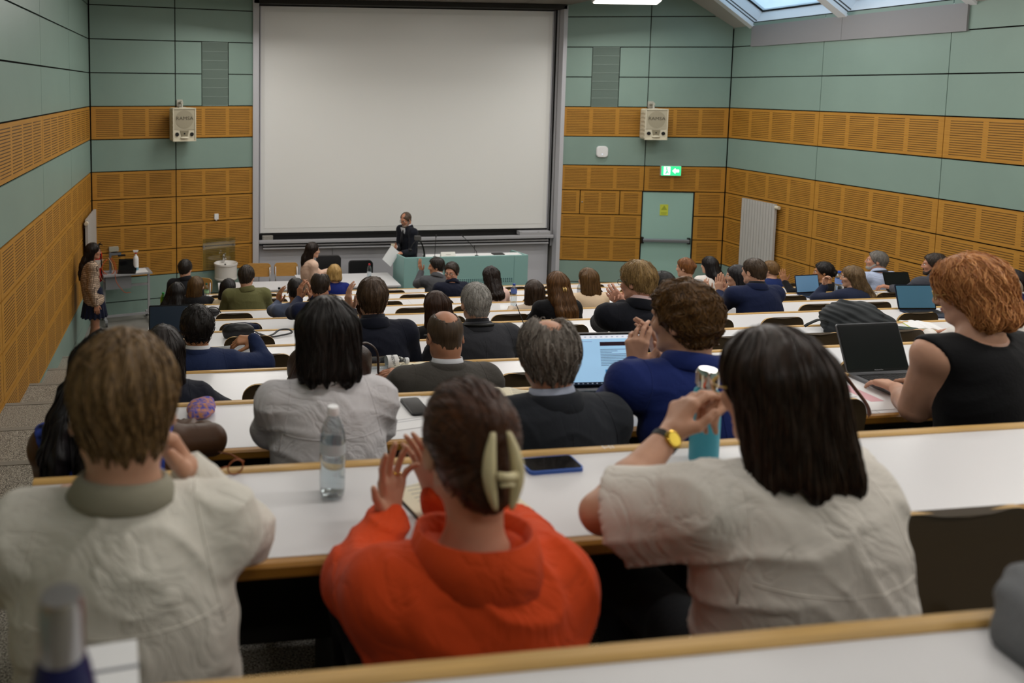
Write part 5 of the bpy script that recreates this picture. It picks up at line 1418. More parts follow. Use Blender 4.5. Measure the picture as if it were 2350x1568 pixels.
# projector trolley with its load
rz = w_fl.rotation_euler.z
t = thing('trolley', 'grey steel projector trolley on castors in the left front corner', 'trolley', (-1.10, 13.10, 0), rz)
M_TR = mat('trolley_grey', '#9c9da0', rough=.4)
b = MB(); b.box(-.40, .40, -.19, .19, .83, .855); b.build('top', M_TR, t)
b = MB(); b.box(.02, .34, -.15, .16, .855, .858); b.build('white_mat', M_WHITE, t)
b = MB(); b.box(-.36, .06, -.12, .14, .60, .825); b.build('drawer_box', mat('drawer_grey', '#7f8184', rough=.45), t)
for s in (-1, 1):
    b = MB(); b.box(s * .37 - .018, s * .37 + .018, -.02, .02, .08, .83); b.build('leg', M_TR, t)
    b = MB(); b.box(s * .37 - .02, s * .37 + .02, -.24, .24, .075, .11); b.build('foot', M_TR, t)
    for y in (-.22, .22):
        b = MB(); b.cyl((s * .37 - .014, y, .038), (s * .37 + .014, y, .038), .038, 16); b.cyl((s * .37, y, .04), (s * .37, y, .09), .008, 8); b.build('castor', M_DGREY, t, True, auto=40)
b = MB(); b.box(-.37, .37, -.015, .015, .10, .135); b.build('crossbar', M_TR, t)
b = MB(); b.box(.0, .37, -.012, .012, .60, .64); b.build('crossbar', M_TR, t)
b = MB(); b.box(-.285, -.25, -.04, .0, .856, 1.20); b.box(-.28, -.09, -.035, -.005, 1.155, 1.19); b.build('camera_arm', mat('arm_grey', '#7d8691', rough=.35, metal=.5), t)
b = MB(); b.box(-.14, -.02, -.05, .01, 1.13, 1.155); b.build('camera_head', M_BLACK, t)
TR = Matrix.Translation((-1.10, 13.10, 0)) @ Matrix.Rotation(rz, 4, 'Z')
def tp(x, y, z): return tuple(TR @ Vector((x, y, z)))
t = thing('cable_coil', 'orange cables looped over the trolley arm', 'cable', tp(-.27, -.07, .86))
M_OR = mat('cable_orange', '#b5562a', rough=.5)
for i, (dx, wd, bt) in enumerate(((0, .10, .86), (.02, .13, .80), (-.03, .16, .74))):
    p = [tp(-.30 + dx - wd * .3, -.055, 1.10), tp(-.38 + dx - wd * .3, -.07, 1.0), tp(-.40 + dx, -.075, bt + .06), tp(-.30 + dx, -.09, bt - .02), tp(-.20 + dx, -.08, bt + .05), tp(-.21 + dx, -.06, 1.0), tp(-.27 + dx, -.055, 1.12)]
    p = [(q[0] - t.location[0], q[1] - t.location[1], q[2] - t.location[2]) for q in p]
    b = MB(); b.tube(spline(p), .006, 6); b.build('cable_loop', M_OR if i < 2 else mat('cable_pale', '#c39a80', rough=.5), t, True)
p = [tp(-.22, -.21, .88), tp(-.2, -.225, .75), tp(-.12, -.22, .62), tp(-.05, -.2, .55), tp(.05, -.1, .52)]
p = [(q[0] - t.location[0], q[1] - t.location[1], q[2] - t.location[2]) for q in p]
b = MB(); b.tube(spline(p), .005, 6); b.build('cable_tail', M_OR, t, True)
t = thing('spray_bottle', 'white cleaning bottle with blue base and red cap on the trolley', 'bottle', tp(.17, .06, .858))
b = MB(); b.lathe([(0, 0), (.042, .0), (.045, .01), (.045, .05)], n=20); b.build('base', mat('clean_blue', '#6d9db0', rough=.4), t, True, auto=40)
b = MB(); b.lathe([(.045, .05), (.045, .19), (.035, .23), (.016, .25), (.016, .275)], n=20); b.build('body', M_WHITE, t, True, auto=40)
b = MB(); b.cyl((0, 0, .275), (0, 0, .30), .019, 14); b.build('cap', mat('clean_red', '#c8473f', rough=.4), t, True, auto=40)
b = MB(); b.prism([(-.035, .305), (.03, .305), (.045, .335), (-.045, .335)], -.02, .02, 'y'); b.build('trigger', M_WHITE, t)

# ------------------------------------------------------------------ lectern
t = thing('lectern', 'long mint-green lectern with white top in front of the screen', 'lectern', (3.47, 12.35, 0))
M_LEC = mat('lectern_mint', '#8cb4b0', rough=.45)
b = MB(); b.box(0, 2.15, 0, .03, .05, 1.15); b.build('front_panel', M_LEC, t)
b = MB(); b.box(.02, 2.13, .01, .6, 0, .05); b.build('plinth', M_DGREY, t)
for x in (.0, 2.12):
    b = MB(); b.prism([(.03, .05), (.70, .05), (.70, 1.06), (.64, 1.10), (.03, 1.15)], x, x + .03, 'x'); b.build('side_panel', M_LEC, t)
b = MB(); b.box(.42, 2.12, .03, .36, 1.09, 1.12); b.build('white_top', M_WHITE, t)
b = MB(); b.box(.03, .42, .03, .68, .95, .98); b.build('low_shelf', M_LEC, t)
for a, c in ((.0, .22), (.225, 1.9), (1.905, 2.15)):
    b = MB(); b.box(a + .003, c - .003, -.008, 0, .82, 1.145) if False else b.box(a + .003, c - .003, -.008, 0, .06, 1.145); b.build('facing', M_LEC, t)
b = MB(); b.box(.225, 1.9, -.010, -.008, .695, .775); s = b.build('vent_strip', M_LEC, t)
b = MB()
for i in range(46):
    for j in range(3):
        b.box(.24 + i * .036, .24 + i * .036 + .016, -.0125, -.010, .702 + j * .025, .716 + j * .025)
o = b.build('vent_holes', mat('vent_dark', '#1f4650', rough=.7), t); tag(o, kind='stuff')

def at_lec(x, y, z): return (3.47 + x, 12.35 + y, z)
def gooseneck(loc, pts, label):
    t = thing('gooseneck_microphone', label, 'microphone', loc)
    b = MB(); b.cyl((0, 0, 0), (0, 0, .015), .03, 16); b.build('base', M_BLACK, t, True, auto=40)
    b = MB(); b.tube(spline(pts), .005, 8); b.build('stem', M_BLACK, t, True)
    d = Vector(pts[-1]) - Vector(pts[-2]); d.normalize(); e = Vector(pts[-1])
    b = MB(); b.tube([e, e + d * .05], [.009, .009], 10); b.build('capsule', M_BLACK, t, True)
gooseneck(at_lec(.56, .12, 1.12), [(0, 0, .01), (.005, 0, .18), (.02, .02, .33)], 'black gooseneck microphone standing upright beside the name card')
gooseneck(at_lec(1.30, .14, 1.12), [(0, 0, .01), (-.01, 0, .08), (-.10, .02, .20), (-.22, .05, .32)], 'black gooseneck microphone bent over the middle of the lectern top')
t = thing('name_card', 'white folded name card on the lectern top', 'card', at_lec(.78, .10, 1.12))
b = MB(); b.prism([(-.045, 0), (-.04, 0), (0, .085), (.04, 0), (.045, 0), (0, .092)], -.125, .125, 'x'); b.build('card', mat('card_white', '#e4e3dc', rough=.6), t)
text_mesh('lettering', 'Thomas Hofer, lic.', .018, mat('card_ink', '#77776f', rough=.7), t, Matrix.Translation((0, -.036, .026)) @ Matrix.Rotation(R(66), 4, 'X')) if False else None
b = MB(); b.box(-.10, .10, -.0375, -.0365, .018, .024); b.box(-.04, .04, -.0235, -.0225, .05, .055); b.build('print', mat('card_ink', '#8a8a82', rough=.7), t)
t = thing('lectern_tablet', 'flat black control pad lying on the lectern top', 'control pad', at_lec(1.72, .25, 1.12))
b = MB(); b.prism(rrect(.20, .13, .01), 0, .012, 'z'); b.build('slab', M_BLACK, t)
t = thing('document_camera', 'black document camera with a curved arm on the lectern', 'camera', at_lec(.29, .22, .98))
b = MB(); b.prism(rrect(.26, .22, .03), 0, .03, 'z'); b.build('base', M_BLACK, t)
b = MB(); b.tube(spline([(.10, .0, .02), (.12, 0, .18), (.07, 0, .36), (-.01, 0, .43)]), [.035, .034, .033, .032, .031, .03, .029, .028, .027, .026, .025, .024, .023, .022, .021, .02, .02, .02, .02][:19], 10, squash=.5); b.build('arm', M_BLACK, t, True)
b = MB(); b.box(-.05, .05, -.04, .04, .42, .49); b.build('head', M_DGREY, t)
b = MB(); b.tube(spline([(-.02, -.01, .42), (-.09, -.03, .36), (-.13, -.04, .29)]), .008, 8); b.ell((-.14, -.045, .26), (.035, .03, .03), 12, 8); b.build('lamp_arm', M_BLACK, t, True)

# what the speaker holds
t = thing('paper_cup', 'small cream paper cup in the speaker\'s hand', 'cup', (3.43, 12.93, 1.17))
b = MB(); b.lathe([(0, 0), (.026, 0), (.036, .095), (.034, .095), (.025, .01), (0, .01)], n=20); b.build('cup', mat('cup_cream', '#dcd5bf', rough=.6), t, True, auto=40)
t = thing('paper_sheets', 'white sheets of paper held down by the speaker', 'paper', (3.36, 12.78, 1.09), R(10))
b = MB(); b.box(-.105, .105, -.003, .003, -.15, .15); b.build('sheet', mat('paper_white', '#e3e3e4', rough=.6), t, rot=(R(-12), R(42), 0))

# eraser box on the tray and chalkboard sponge
t = thing('tray_box', 'grey metal box on the right end of the board tray', 'box', (6.55, 14.2, 1.136))
b = MB(); b.box(-.30, .32, -.07, .08, 0, .07); b.build('box', M_GREY, t); b = MB(); b.box(-.26, .05, -.072, -.05, .045, .072); b.box(.09, .28, -.072, -.05, .045, .072); b.build('flap', M_GREYP, t)
t = thing('board_sponge', 'pale sponge lying on the left end of the board tray', 'sponge', (1.38, 14.2, 1.136))
b = MB(); b.prism(rrect(.2, .09, .03), 0, .07, 'z'); b.build('sponge', mat('sponge', '#a4a199', rough=.9, noise=.3, nscale=60), t)

# ------------------------------------------------------------------ front tables, chairs
def table(x0, x1, y0, y1, label):
    t = thing('table', label, 'table', ((x0 + x1) / 2, (y0 + y1) / 2, 0), 0, 'white tables by the lectern')
    a, c = (x1 - x0) / 2, (y1 - y0) / 2
    b = MB(); b.box(-a, a, -c, c, .725, .75); b.build('top', M_DESK, t)
    b = MB(); b.box(-a + .05, a - .05, -c + .04, c - .04, .66, .725); b.build('frame', M_GREY, t)
    for sx in (-1, 1):
        for sy in (-1, 1):
            b = MB(); b.box(sx * (a - .06) - .02, sx * (a - .06) + .02, sy * (c - .06) - .02, sy * (c - .06) + .02, 0, .66); b.build('leg', M_GREY, t)
table(.41, 1.69, 12.05, 12.60, 'plain white table below the wash basin, between the front row and the wooden chairs')
table(1.73, 3.36, 12.12, 13.0, 'white table beside the lectern with a water bottle on it')
M_BEW = mat('beech_chair', '#c99a56', rough=.4, noise=.15, nscale=5, stretch=(2, 2, 14))
def wood_chair(x, y, rz, label):
    t = thing('wooden_chair', label, 'chair', (x, y, 0), rz, 'beech stacking chairs')
    b = MB(); o = rrect(.42, .24, .06); b.prism([(p[0], p[1] + .74) for p in o], -.225, -.21, 'y'); b.build('backrest', M_BEW, t, True, auto=40)
    b = MB(); b.prism(rrect(.42, .40, .06), .43, .445, 'z'); b.build('seat', M_BEW, t)
    for s in (-1, 1):
        b = MB(); b.tube([(s * .19, -.19, .80), (s * .19, -.18, .44), (s * .20, -.22, .0)], .011, 8); b.build('leg', M_STEEL, t, True)
        b = MB(); b.tube([(s * .19, .18, .43), (s * .20, .20, .0)], .011, 8); b.build('leg', M_STEEL, t, True)
wood_chair(1.64, 13.25, R(180), 'light beech chair standing alone beside the white table')
wood_chair(1.14, 13.25, R(175), 'light beech chair half hidden behind the olive green jacket')
wood_chair(.02, 12.35, R(150), 'light beech chair by the wash basin, turned sideways')
def office_chair(x, y, h, label):
    t = thing('office_chair', label, 'chair', (x, y, 0), R(180), 'black office chairs')
    M_L = mat('black_leather', '#1a1a1c', rough=.45, spec=.5)
    b = MB(); o = rrect(.44, h - .50, .06); b.prism([(p[0], p[1] + (h + .50) / 2) for p in o], -.26, -.18, 'y'); b.build('backrest', M_L, t, True, auto=50)
    b = MB(); b.prism(rrect(.46, .44, .08), .43, .51, 'z'); b.build('seat', M_L, t, True, auto=50)
    b = MB(); b.cyl((0, 0, .08), (0, 0, .43), .03, 12); b.build('column', M_BLACK, t, True)
    for i in range(5):
        a = 2 * math.pi * i / 5
        b = MB(); b.tube([(0, 0, .1), (.27 * math.cos(a), .27 * math.sin(a), .06)], .018, 8); b.cyl((.27 * math.cos(a), .27 * math.sin(a) - .012, .028), (.27 * math.cos(a), .27 * math.sin(a) + .012, .028), .028, 12); b.build('leg', M_BLACK, t, True, auto=50)
office_chair(2.40, 13.25, .97, 'high-backed black office chair behind the blonde bob')
office_chair(3.03, 13.45, .82, 'low black office chair between white table and lectern')
# ------------------------------------------------------------------ things on the desks
def thin_plastic(name, c, gl=.12, rough=.06):
    if name in MATS: return MATS[name]
    m = bpy.data.materials.new(name); m.use_nodes = True
    N = m.node_tree.nodes; L = m.node_tree.links; N.clear()
    o = N.new('ShaderNodeOutputMaterial'); t = N.new('ShaderNodeBsdfTransparent'); g = N.new('ShaderNodeBsdfGlossy'); x = N.new('ShaderNodeMixShader'); fr = N.new('ShaderNodeLayerWeight')
    t.inputs['Color'].default_value = lin(c); g.inputs['Roughness'].default_value = rough; fr.inputs['Blend'].default_value = .35
    mp = N.new('ShaderNodeMath'); mp.operation = 'MULTIPLY_ADD'; mp.inputs[1].default_value = .7; mp.inputs[2].default_value = gl * .4
    L.new(fr.outputs['Facing'], mp.inputs[0]); L.new(mp.outputs[0], x.inputs[0])
    L.new(t.outputs[0], x.inputs[1]); L.new(g.outputs[0], x.inputs[2]); L.new(x.outputs[0], o.inputs[0])
    MATS[name] = m; return m
M_PET = thin_plastic('pet_clear', '#e9eef0'); M_PETG = thin_plastic('pet_green', '#7fbf4a')
M_WATER = mat('water', '#f4fafc', rough=.0, trans=1.0, ior=1.2)
def bottle(loc, label, h=.225, r=.031, cap='#e8e8ea', lab=None, pet=None, water=.6, lying=None, labz=(.45, .62), text=None, group='plastic bottles on the desks'):
    t = thing('plastic_bottle', label, 'bottle', loc, 0, group)
    pet = pet or M_PET
    prof = [(0, .006), (r * .55, .0), (r * .9, .006), (r, .02), (r, h * .30), (r * .94, h * .34), (r, h * .38), (r, h * .66), (r * .92, h * .74), (r * .62, h * .84), (r * .40, h * .90), (r * .40, h * .93)]
    if lying is None: M_ = Matrix.Identity(4)
    else: M_ = Matrix.Translation((0, 0, r)) @ Matrix.Rotation(lying, 4, 'Z') @ Matrix.Rotation(R(90), 4, 'Y')
    def fin(b, n, m, **k): b.xf(M_); return b.build(n, m, t, True, auto=50, **k)
    b = MB(); b.lathe(prof, n=24, caps=False); fin(b, 'body', pet)
    if water and lying is None:
        b = MB(); b.lathe([(0, .008), (r * .9, .01), (r * .95, .022), (r * .95, h * .30), (r * .89, h * .34), (r * .95, h * .38), (r * .95, h * water), (0, h * water)], n=24, caps=False); fin(b, 'water', M_WATER)
    b = MB(); b.lathe([(r * .44, h * .915), (r * .46, h * .92), (r * .46, h * .985), (r * .42, h), (0, h)], n=20, caps=False); fin(b, 'cap', mat('cap_' + cap, cap, rough=.4))
    if lab:
        b = MB(); b.lathe([(r * 1.01, h * labz[0]), (r * 1.012, h * labz[1])], n=24, caps=False); fin(b, 'label_sleeve', mat('lab_' + lab, lab, rough=.5))
    if text:
        text_mesh('lettering', text, r * .62, mat('bottle_ink', '#25292e', rough=.6), t, M_ @ Matrix.Translation((0, -r * 1.03, h * (labz[0] + labz[1]) / 2)) @ Matrix.Rotation(R(90), 4, 'X'), sx=.85)
    return t
def dz(k): return DESK_Z[k]
bottle((.333, 1.785, dz(2)), 'half-full clear water bottle with white cap standing beside the off-white shirt', lab='#b9c2c6', labz=(.50, .62), water=.48)
bottle((3.49, 8.0, dz(8)), 'water bottle with blue cap and label next to loose papers', h=.25, r=.034, cap='#2a4a9c', lab='#5b74b8', labz=(.58, .78), water=0)
bottle((4.30, 8.08, dz(8)), 'water bottle with blue cap in front of the cream top', h=.23, r=.033, cap='#27407e', lab='#d0d4dc', water=0)
bottle((7.51, 8.08, dz(8)), 'large water bottle with blue cap beside the open laptop and the wavy hair', h=.27, r=.04, cap='#2c57b8', lab='#7d9ad6', labz=(.45, .68), water=.4)
bottle((1.01, 8.95, dz(9)), 'cola bottle with black cap and red label near the slate-blue shirt', h=.25, r=.034, cap='#121212', lab='#c0202c', labz=(.42, .62), water=0)
bottle((-.34, 8.98, dz(9)), 'green plastic bottle at the stair end of a desk', h=.22, r=.034, cap='#2f8a4a', pet=M_PETG, water=0)
bottle((.18, 10.13, dz(10)), 'water bottle with dark green cap and green label on the second row', h=.24, r=.033, cap='#1f5a48', lab='#8fb88c', water=0)
bottle((7.64, 10.13, dz(10)), 'water bottle with red cap near the white blouse', h=.23, r=.033, cap='#c23a3a', lab='#d6dbe0', water=0)
bottle((2.93, 12.55, .75), 'tall water bottle with red cap on the table beside the lectern', h=.27, r=.036, cap='#b8232f', lab='#c9d0d6', labz=(.35, .5), water=.5)
bottle((.90, 3.95, dz(4)), 'clear bottle lying on its side with a white label beside the brown handbag', h=.25, r=.034, cap='#d6dade', lab='#e1e1e0', labz=(.50, .74), lying=R(4), text=None)
text_mesh('lettering', 'VALSER', .022, mat('bottle_ink', '#25292e', rough=.6), bpy.data.objects['plastic_bottle.009'], Matrix.Translation((.155, -.028, .055)) @ Matrix.Rotation(R(90), 4, 'Z') @ Matrix.Rotation(R(-38), 4, 'Y') @ Matrix.Rotation(R(0), 4, 'X'), depth=.0004)

t = thing('insulated_bottle', 'turquoise insulated bottle with a chrome screw cap behind clasped hands', 'bottle', (1.345, 1.84, dz(2)))
b = MB(); b.lathe([(0, 0), (.034, 0), (.036, .006), (.036, .17), (.030, .195), (.022, .205), (0, .205)], n=28); b.build('body', mat('teal_powder', '#3f9fb4', rough=.45), t, True, auto=40)
b = MB(); b.lathe([(.024, .205), (.027, .208), (.027, .248), (.022, .255), (0, .255)], n=24, caps=False); b.build('cap', M_CHROME, t, True, auto=40)
for i in range(12):
    a = 2 * math.pi * i / 12; b = MB(); b.box(.0265, .0285, -.002, .002, .212, .244); b.xf(Matrix.Rotation(a, 4, 'Z')); b.build('grip_rib', M_CHROME, t)
t = thing('travel_flask', 'dark blue flask with a steel top on the rearmost desk', 'flask', (-.122, .70, dz(1)))
b = MB(); b.lathe([(0, 0), (.030, 0), (.032, .008), (.032, .17), (.026, .20), (.021, .215), (0, .215)], n=28); b.build('body', mat('flask_navy', '#141a4a', rough=.35), t, True, auto=40)
b = MB(); b.lathe([(.021, .215), (.021, .262), (.018, .272), (0, .272)], n=24, caps=False); b.build('lid', M_STEEL, t, True, auto=40)

# laptops
M_KEY = mat('key_black', '#101012', rough=.5)
def laptop(loc, rz, label, w=.32, d=.22, body='#8c8c90', lid=105, scr='#0d0e11', emit=0.0, scr_h=.205, bezel='#0a0a0b', group='open laptops on the desks', content=None):
    t = thing('laptop', label, 'laptop', loc, rz, group)
    mb = mat('laptop_' + body, body, rough=.35, metal=.6 if body != '#1d2a44' else .2)
    b = MB(); b.prism(rrect(w, d, .012), 0, .012, 'z'); b.xf(Matrix.Translation((0, -d / 2, 0))); base = b.build('base', mb, t, True, auto=40)
    b = MB(); b.box(-w * .43, w * .43, -d * .52, -d * .10, .0118, .0124); b.build('keyboard_well', mat('key_well', '#1b1b1e', rough=.6), base)
    b = MB()
    for i in range(13):
        for j in range(5):
            x = -w * .42 + w * .84 * i / 13; y = -d * .51 + d * .40 * j / 5
            b.box(x + .001, x + w * .84 / 13 - .001, y + .001, y + d * .4 / 5 - .001, .0124, .0138)
    tag(b.build('keys', M_KEY, base), kind='stuff')
    b = MB(); b.prism(rrect(w * .34, d * .30, .006), .0119, .0124, 'z'); b.xf(Matrix.Translation((0, -d * .78, 0))); b.build('touchpad', mat('touchpad_' + body, body, rough=.3), base)
    h = scr_h
    Ml = Matrix.Translation((0, 0, .012)) @ Matrix.Rotation(R(90 - lid), 4, 'X')
    b = MB(); b.prism([(p[0], p[1] + h / 2) for p in rrect(w, h, .012)], 0, .006, 'y'); b.xf(Ml); ld = b.build('lid', mb, t, True, auto=40)
    b = MB(); b.prism([(p[0], p[1] + h / 2) for p in rrect(w * .985, h * .97, .009)], -.0012, 0, 'y'); b.xf(Ml); b.build('bezel', mat('bezel_' + bezel, bezel, rough=.25), ld)
    b = MB(); b.box(-w * .475, w * .475, -.002, -.0012, h * .07, h * .95); b.xf(Ml)
    b.build('screen', mat('screen_%s_%s' % (scr, emit), scr, rough=.18, spec=.5, emit=scr if emit else None, estr=emit), ld)
    if content:
        for (x0, x1, z0, z1, c, e) in content:
            b = MB(); b.box(-w * .475 + w * .95 * x0, -w * .475 + w * .95 * x1, -.0026, -.002, h * .07 + h * .88 * z0, h * .07 + h * .88 * z1); b.xf(Ml)
            b.build('screen_block', mat('scr_%s' % c, c, rough=.3, emit=c, estr=e), ld)
    return t
web = [(0, 1, .0, .055, '#1c2430', .5), (0, 1, .93, 1, '#d8dde6', .7), (.40, .86, .78, .86, '#2a1a22', .4), (.45, .95, .02 + .055, .30, '#3f7fae', .6)]
web += [(.06 + .07 * i, .09 + .07 * i, .955, .975, '#4a5a74', .4) for i in range(12)] + [(.02 + .06 * i, .04 + .06 * i, .018, .04, '#c8d2e0', .5) for i in range(12)]
web += [(.40, .40 + .5 * f, .70 - .032 * i, .712 - .032 * i, '#5d7388', .4) for i, f in enumerate((.7, .45, .3, .95, 1, .92, .98, .9, .95, .6, .2))]
web += [(.10, .3, .87, .88, '#7a90a8', .4), (.02, .10, .72, .73, '#5d82b8', .4)]
laptop((1.70, 2.915, dz(3)), R(-3), 'silver laptop showing a bright web page beside the navy-blue suit', w=.345, d=.23, body='#b4b5b8', lid=104, scr='#9cc4e4', emit=.62, scr_h=.225, content=web)
lt = laptop((2.97, 2.955, dz(3)), R(0), 'space-grey laptop with a dark screen in front of the red-haired person', w=.305, d=.215, body='#77787c', lid=112, scr='#0c0d0f', scr_h=.21)
text_mesh('lettering', 'MacBook Pro', .0075, mat('laptop_letter', '#9a9a9c', rough=.4), lt, Matrix.Translation((0, 0, .012)) @ Matrix.Rotation(R(90 - 112), 4, 'X') @ Matrix.Translation((0, -.0032, .0095)) @ Matrix.Rotation(R(90), 4, 'X'), depth=.0002)
laptop((-.17, 6.03, dz(6)), R(0), 'dark laptop with a dim screen at the stair end of a desk', w=.345, d=.235, body='#2a2b30', lid=108, scr='#1c2530', emit=.25, scr_h=.225)
laptop((7.15, 8.11, dz(8)), R(4), 'dark blue laptop with a pale blue screen beside the water bottle', w=.32, d=.22, body='#1d2a44', lid=102, scr='#5b7f9e', emit=.35, scr_h=.21)
laptop((6.36, 5.99, dz(6)), R(-6), 'dark blue laptop with a teal screen half hidden by the red hair', w=.34, d=.22, body='#1d2a44', lid=108, scr='#3c6074', emit=.3, scr_h=.22)
laptop((8.33, 8.09, dz(8)), R(-4), 'black laptop in front of the dark-bearded person', w=.32, d=.22, body='#1a1a1c', lid=112, scr='#08080a', scr_h=.22)
laptop(tp(.02, .03, .858), rz + R(-14), 'small black laptop open on the trolley', w=.30, d=.2, body='#1a1a1c', lid=122, scr='#0b0b0d', scr_h=.2)
t = thing('closed_laptop', 'closed grey laptop on the desk beside the navy suit', 'laptop', (.13, 4.80, dz(5)), R(-18))
b = MB(); b.prism(rrect(.31, .22, .012), 0, .016, 'z'); b.build('case', mat('laptop_closed', '#6b6e73', rough=.4, metal=.5), t, True, auto=40)

# phones, tablets
def phone(loc, rz, label, w=.075, l=.15, case='#141416', lift=0):
    t = thing('smartphone', label, 'phone', loc, rz, 'phones on the desks')
    b = MB(); b.prism(rrect(w, l, .012), 0, .010, 'z'); b.build('case', mat('phone_' + case, case, rough=.4), t, True, auto=40)
    b = MB(); b.prism(rrect(w - .008, l - .008, .009), .010, .0108, 'z'); b.build('glass', mat('phone_glass', '#08080b', rough=.08, spec=.6), t)
    return t
phone((.928, 1.862, dz(2)), R(92), 'smartphone in a blue case lying near the clapping orange-red blouse', case='#3b62b4')
phone((.852, 2.84, dz(3) + .002), R(4), 'black smartphone lying on white paper beside the grey shirt', case='#161617')
phone((1.03, 3.815, dz(4)), R(18), 'black phone with a chain cord next to the cream notebook', case='#101012', w=.08)
phone((5.11, 4.89, dz(5)), R(60), 'dark smartphone beside the black backpack', case='#161d2a', w=.08, l=.16)
t = thing('hand_tablet', 'black tablet held up by the auburn bun', 'tablet', (5.80, 9.02, 1.50), R(20))
b = MB(); b.prism(rrect(.12, .19, .01), -.005, .005, 'y'); b.build('slab', M_KEY, t)

# papers and notebooks
M_PAPER = mat('paper_white', '#e3e3e4', rough=.6); M_CREAM = mat('paper_cream', '#e2d9bf', rough=.65)
M_INK = mat('ink_grey', '#7d7f86', rough=.7)
def sheets(loc, rz, label, w=.21, l=.297, n=1, prints=(), group='loose papers on the desks'):
    t = thing('paper_sheets', label, 'paper', loc, rz, group)
    for i in range(n):
        b = MB(); b.box(-w / 2, w / 2, -l / 2, l / 2, .0008 * i, .0008 * i + .0006); b.build('sheet', M_PAPER, t, loc=(.008 * i, -.012 * i, 0), rot=(0, 0, R(5 * i)))
    for (x0, x1, y0, y1, c) in prints:
        b = MB(); b.box(-w / 2 + w * x0, -w / 2 + w * x1, -l / 2 + l * y0, -l / 2 + l * y1, .0008 * n, .0008 * n + .0003); b.build('print', mat('print_' + c, c, rough=.7), t, loc=(.008 * (n - 1), -.012 * (n - 1), 0), rot=(0, 0, R(5 * (n - 1))))
    return t
txt = [(.08, .08 + f, .30 - .035 * i, .312 - .035 * i, '#8d8f96') for i, f in enumerate((.5, .7, .65, .3))]
sheets((2.665, 2.775, dz(3)), R(-4), 'printed sheets with a pink text box under the silver laptop', n=2, prints=[(.52, .80, .25, .85, '#d8a9b0')] + [(.15, .15 + f, .62 - .04 * i, .632 - .04 * i, '#8d8f96') for i, f in enumerate((.25, .3, .28, .3, .22, .3))] + [(.2, .45, .86, .88, '#8d8f96')])
sheets((.80, 2.83, dz(3)), R(6), 'white printed sheets under the black phone beside the grey shirt', n=2, w=.24, prints=[(.1, .8, .2, .21, '#b8bac0'), (.1, .7, .26, .27, '#b8bac0')])
sheets((3.47, 7.93, dz(8)), R(70), 'loose white papers with a pen next to the blue-capped bottle', n=2, prints=txt)
sheets((6.58, 8.97, dz(9)), R(20), 'blank white sheets on the desk behind the speckled jumper', n=2)
sheets((4.62, 7.98, dz(8)), R(15), 'white paper beside the cream top', n=1)
sheets((.08, 10.0, dz(10)), R(10), 'white handout near the green-labelled bottle', n=1)
sheets((8.0, 7.93, dz(8)), R(80), 'scattered white papers beside the black laptop', n=3)
sheets((1.28, 6.0, dz(6)), R(12), 'small white card on the desk beside the navy pullover', w=.10, l=.08) if False else None
t = thing('paper_box', 'small white cardboard box on the rearmost desk beside the flask', 'box', (-.10, .862, dz(1)), R(6))
b = MB(); b.box(-.035, .035, -.045, .045, 0, .068); b.build('carton', M_PAPER, t); b = MB(); b.box(-.036, .036, -.002, .002, .0675, .069); b.build('flap_seam', M_INK, t)
t = thing('pen', 'dark blue pen lying on loose papers', 'pen', (3.50, 7.93, dz(8) + .003), R(75))
b = MB(); b.tube([(-.07, 0, .005), (.06, 0, .005), (.07, 0, .005)], [.005, .005, .002], 8); b.build('barrel', mat('pen_blue', '#1d2a5c', rough=.4), t, True)
def notebook(loc, rz, label, w=.14, l=.20, paper=None, cover='#151516', lines=8, group='open notebooks'):
    t = thing('notebook', label, 'notebook', loc, rz, group)
    paper = paper or M_CREAM
    b = MB(); b.box(-w - .004, w + .004, -l / 2 - .004, l / 2 + .004, 0, .003); b.build('cover', mat('cover_' + cover, cover, rough=.5), t)
    for s in (-1, 1):
        rings = []
        for i in range(9):
            x = s * w * i / 8; z = .003 + .010 * math.sin(math.pi * min(1, (i + .6) / 5)) * (1 - i / 10) + .004
            rings.append([(x, -l / 2, z), (x, l / 2, z), (x, l / 2, .003), (x, -l / 2, .003)])
        if s < 0: rings.reverse()
        b = MB(); b.loft(rings, 0, True, True); pg = b.build('pages', paper, t, True, auto=40)
        for i in range(lines):
            if s > 0 and i > lines * .6: break
            y = l * .4 - i * l * .09
            b = MB(); b.box(s * w * .5 - w * .32, s * w * .5 + w * (.1 + .2 * ((i * 7) % 3) / 2), y, y + .0018, .0145, .0149); b.build('handwriting', M_INK, pg)
    return t
notebook((.635, 1.725, dz(2)), R(12), 'open cream notebook under the clapping hands of the orange-red blouse', w=.135, l=.19)
notebook((1.235, 2.88, dz(3)), R(-14), 'open cream notebook with handwriting and a black pen loop beside the charcoal suit', w=.13, l=.19)
notebook((1.20, 3.89, dz(4)), R(8), 'blank cream notebook under the hand of the charcoal-grey suit', w=.15, l=.2, lines=0)
notebook((1.74, 5.93, dz(6)), R(14), 'cream notepad in front of the long straight brown hair', w=.10, l=.18, lines=4)
notebook((5.30, 4.95, dz(5)), R(-22), 'white notepad with yellow edge beside the dark smartphone', w=.10, l=.20, paper=M_PAPER, cover='#c9d24a', lines=0)

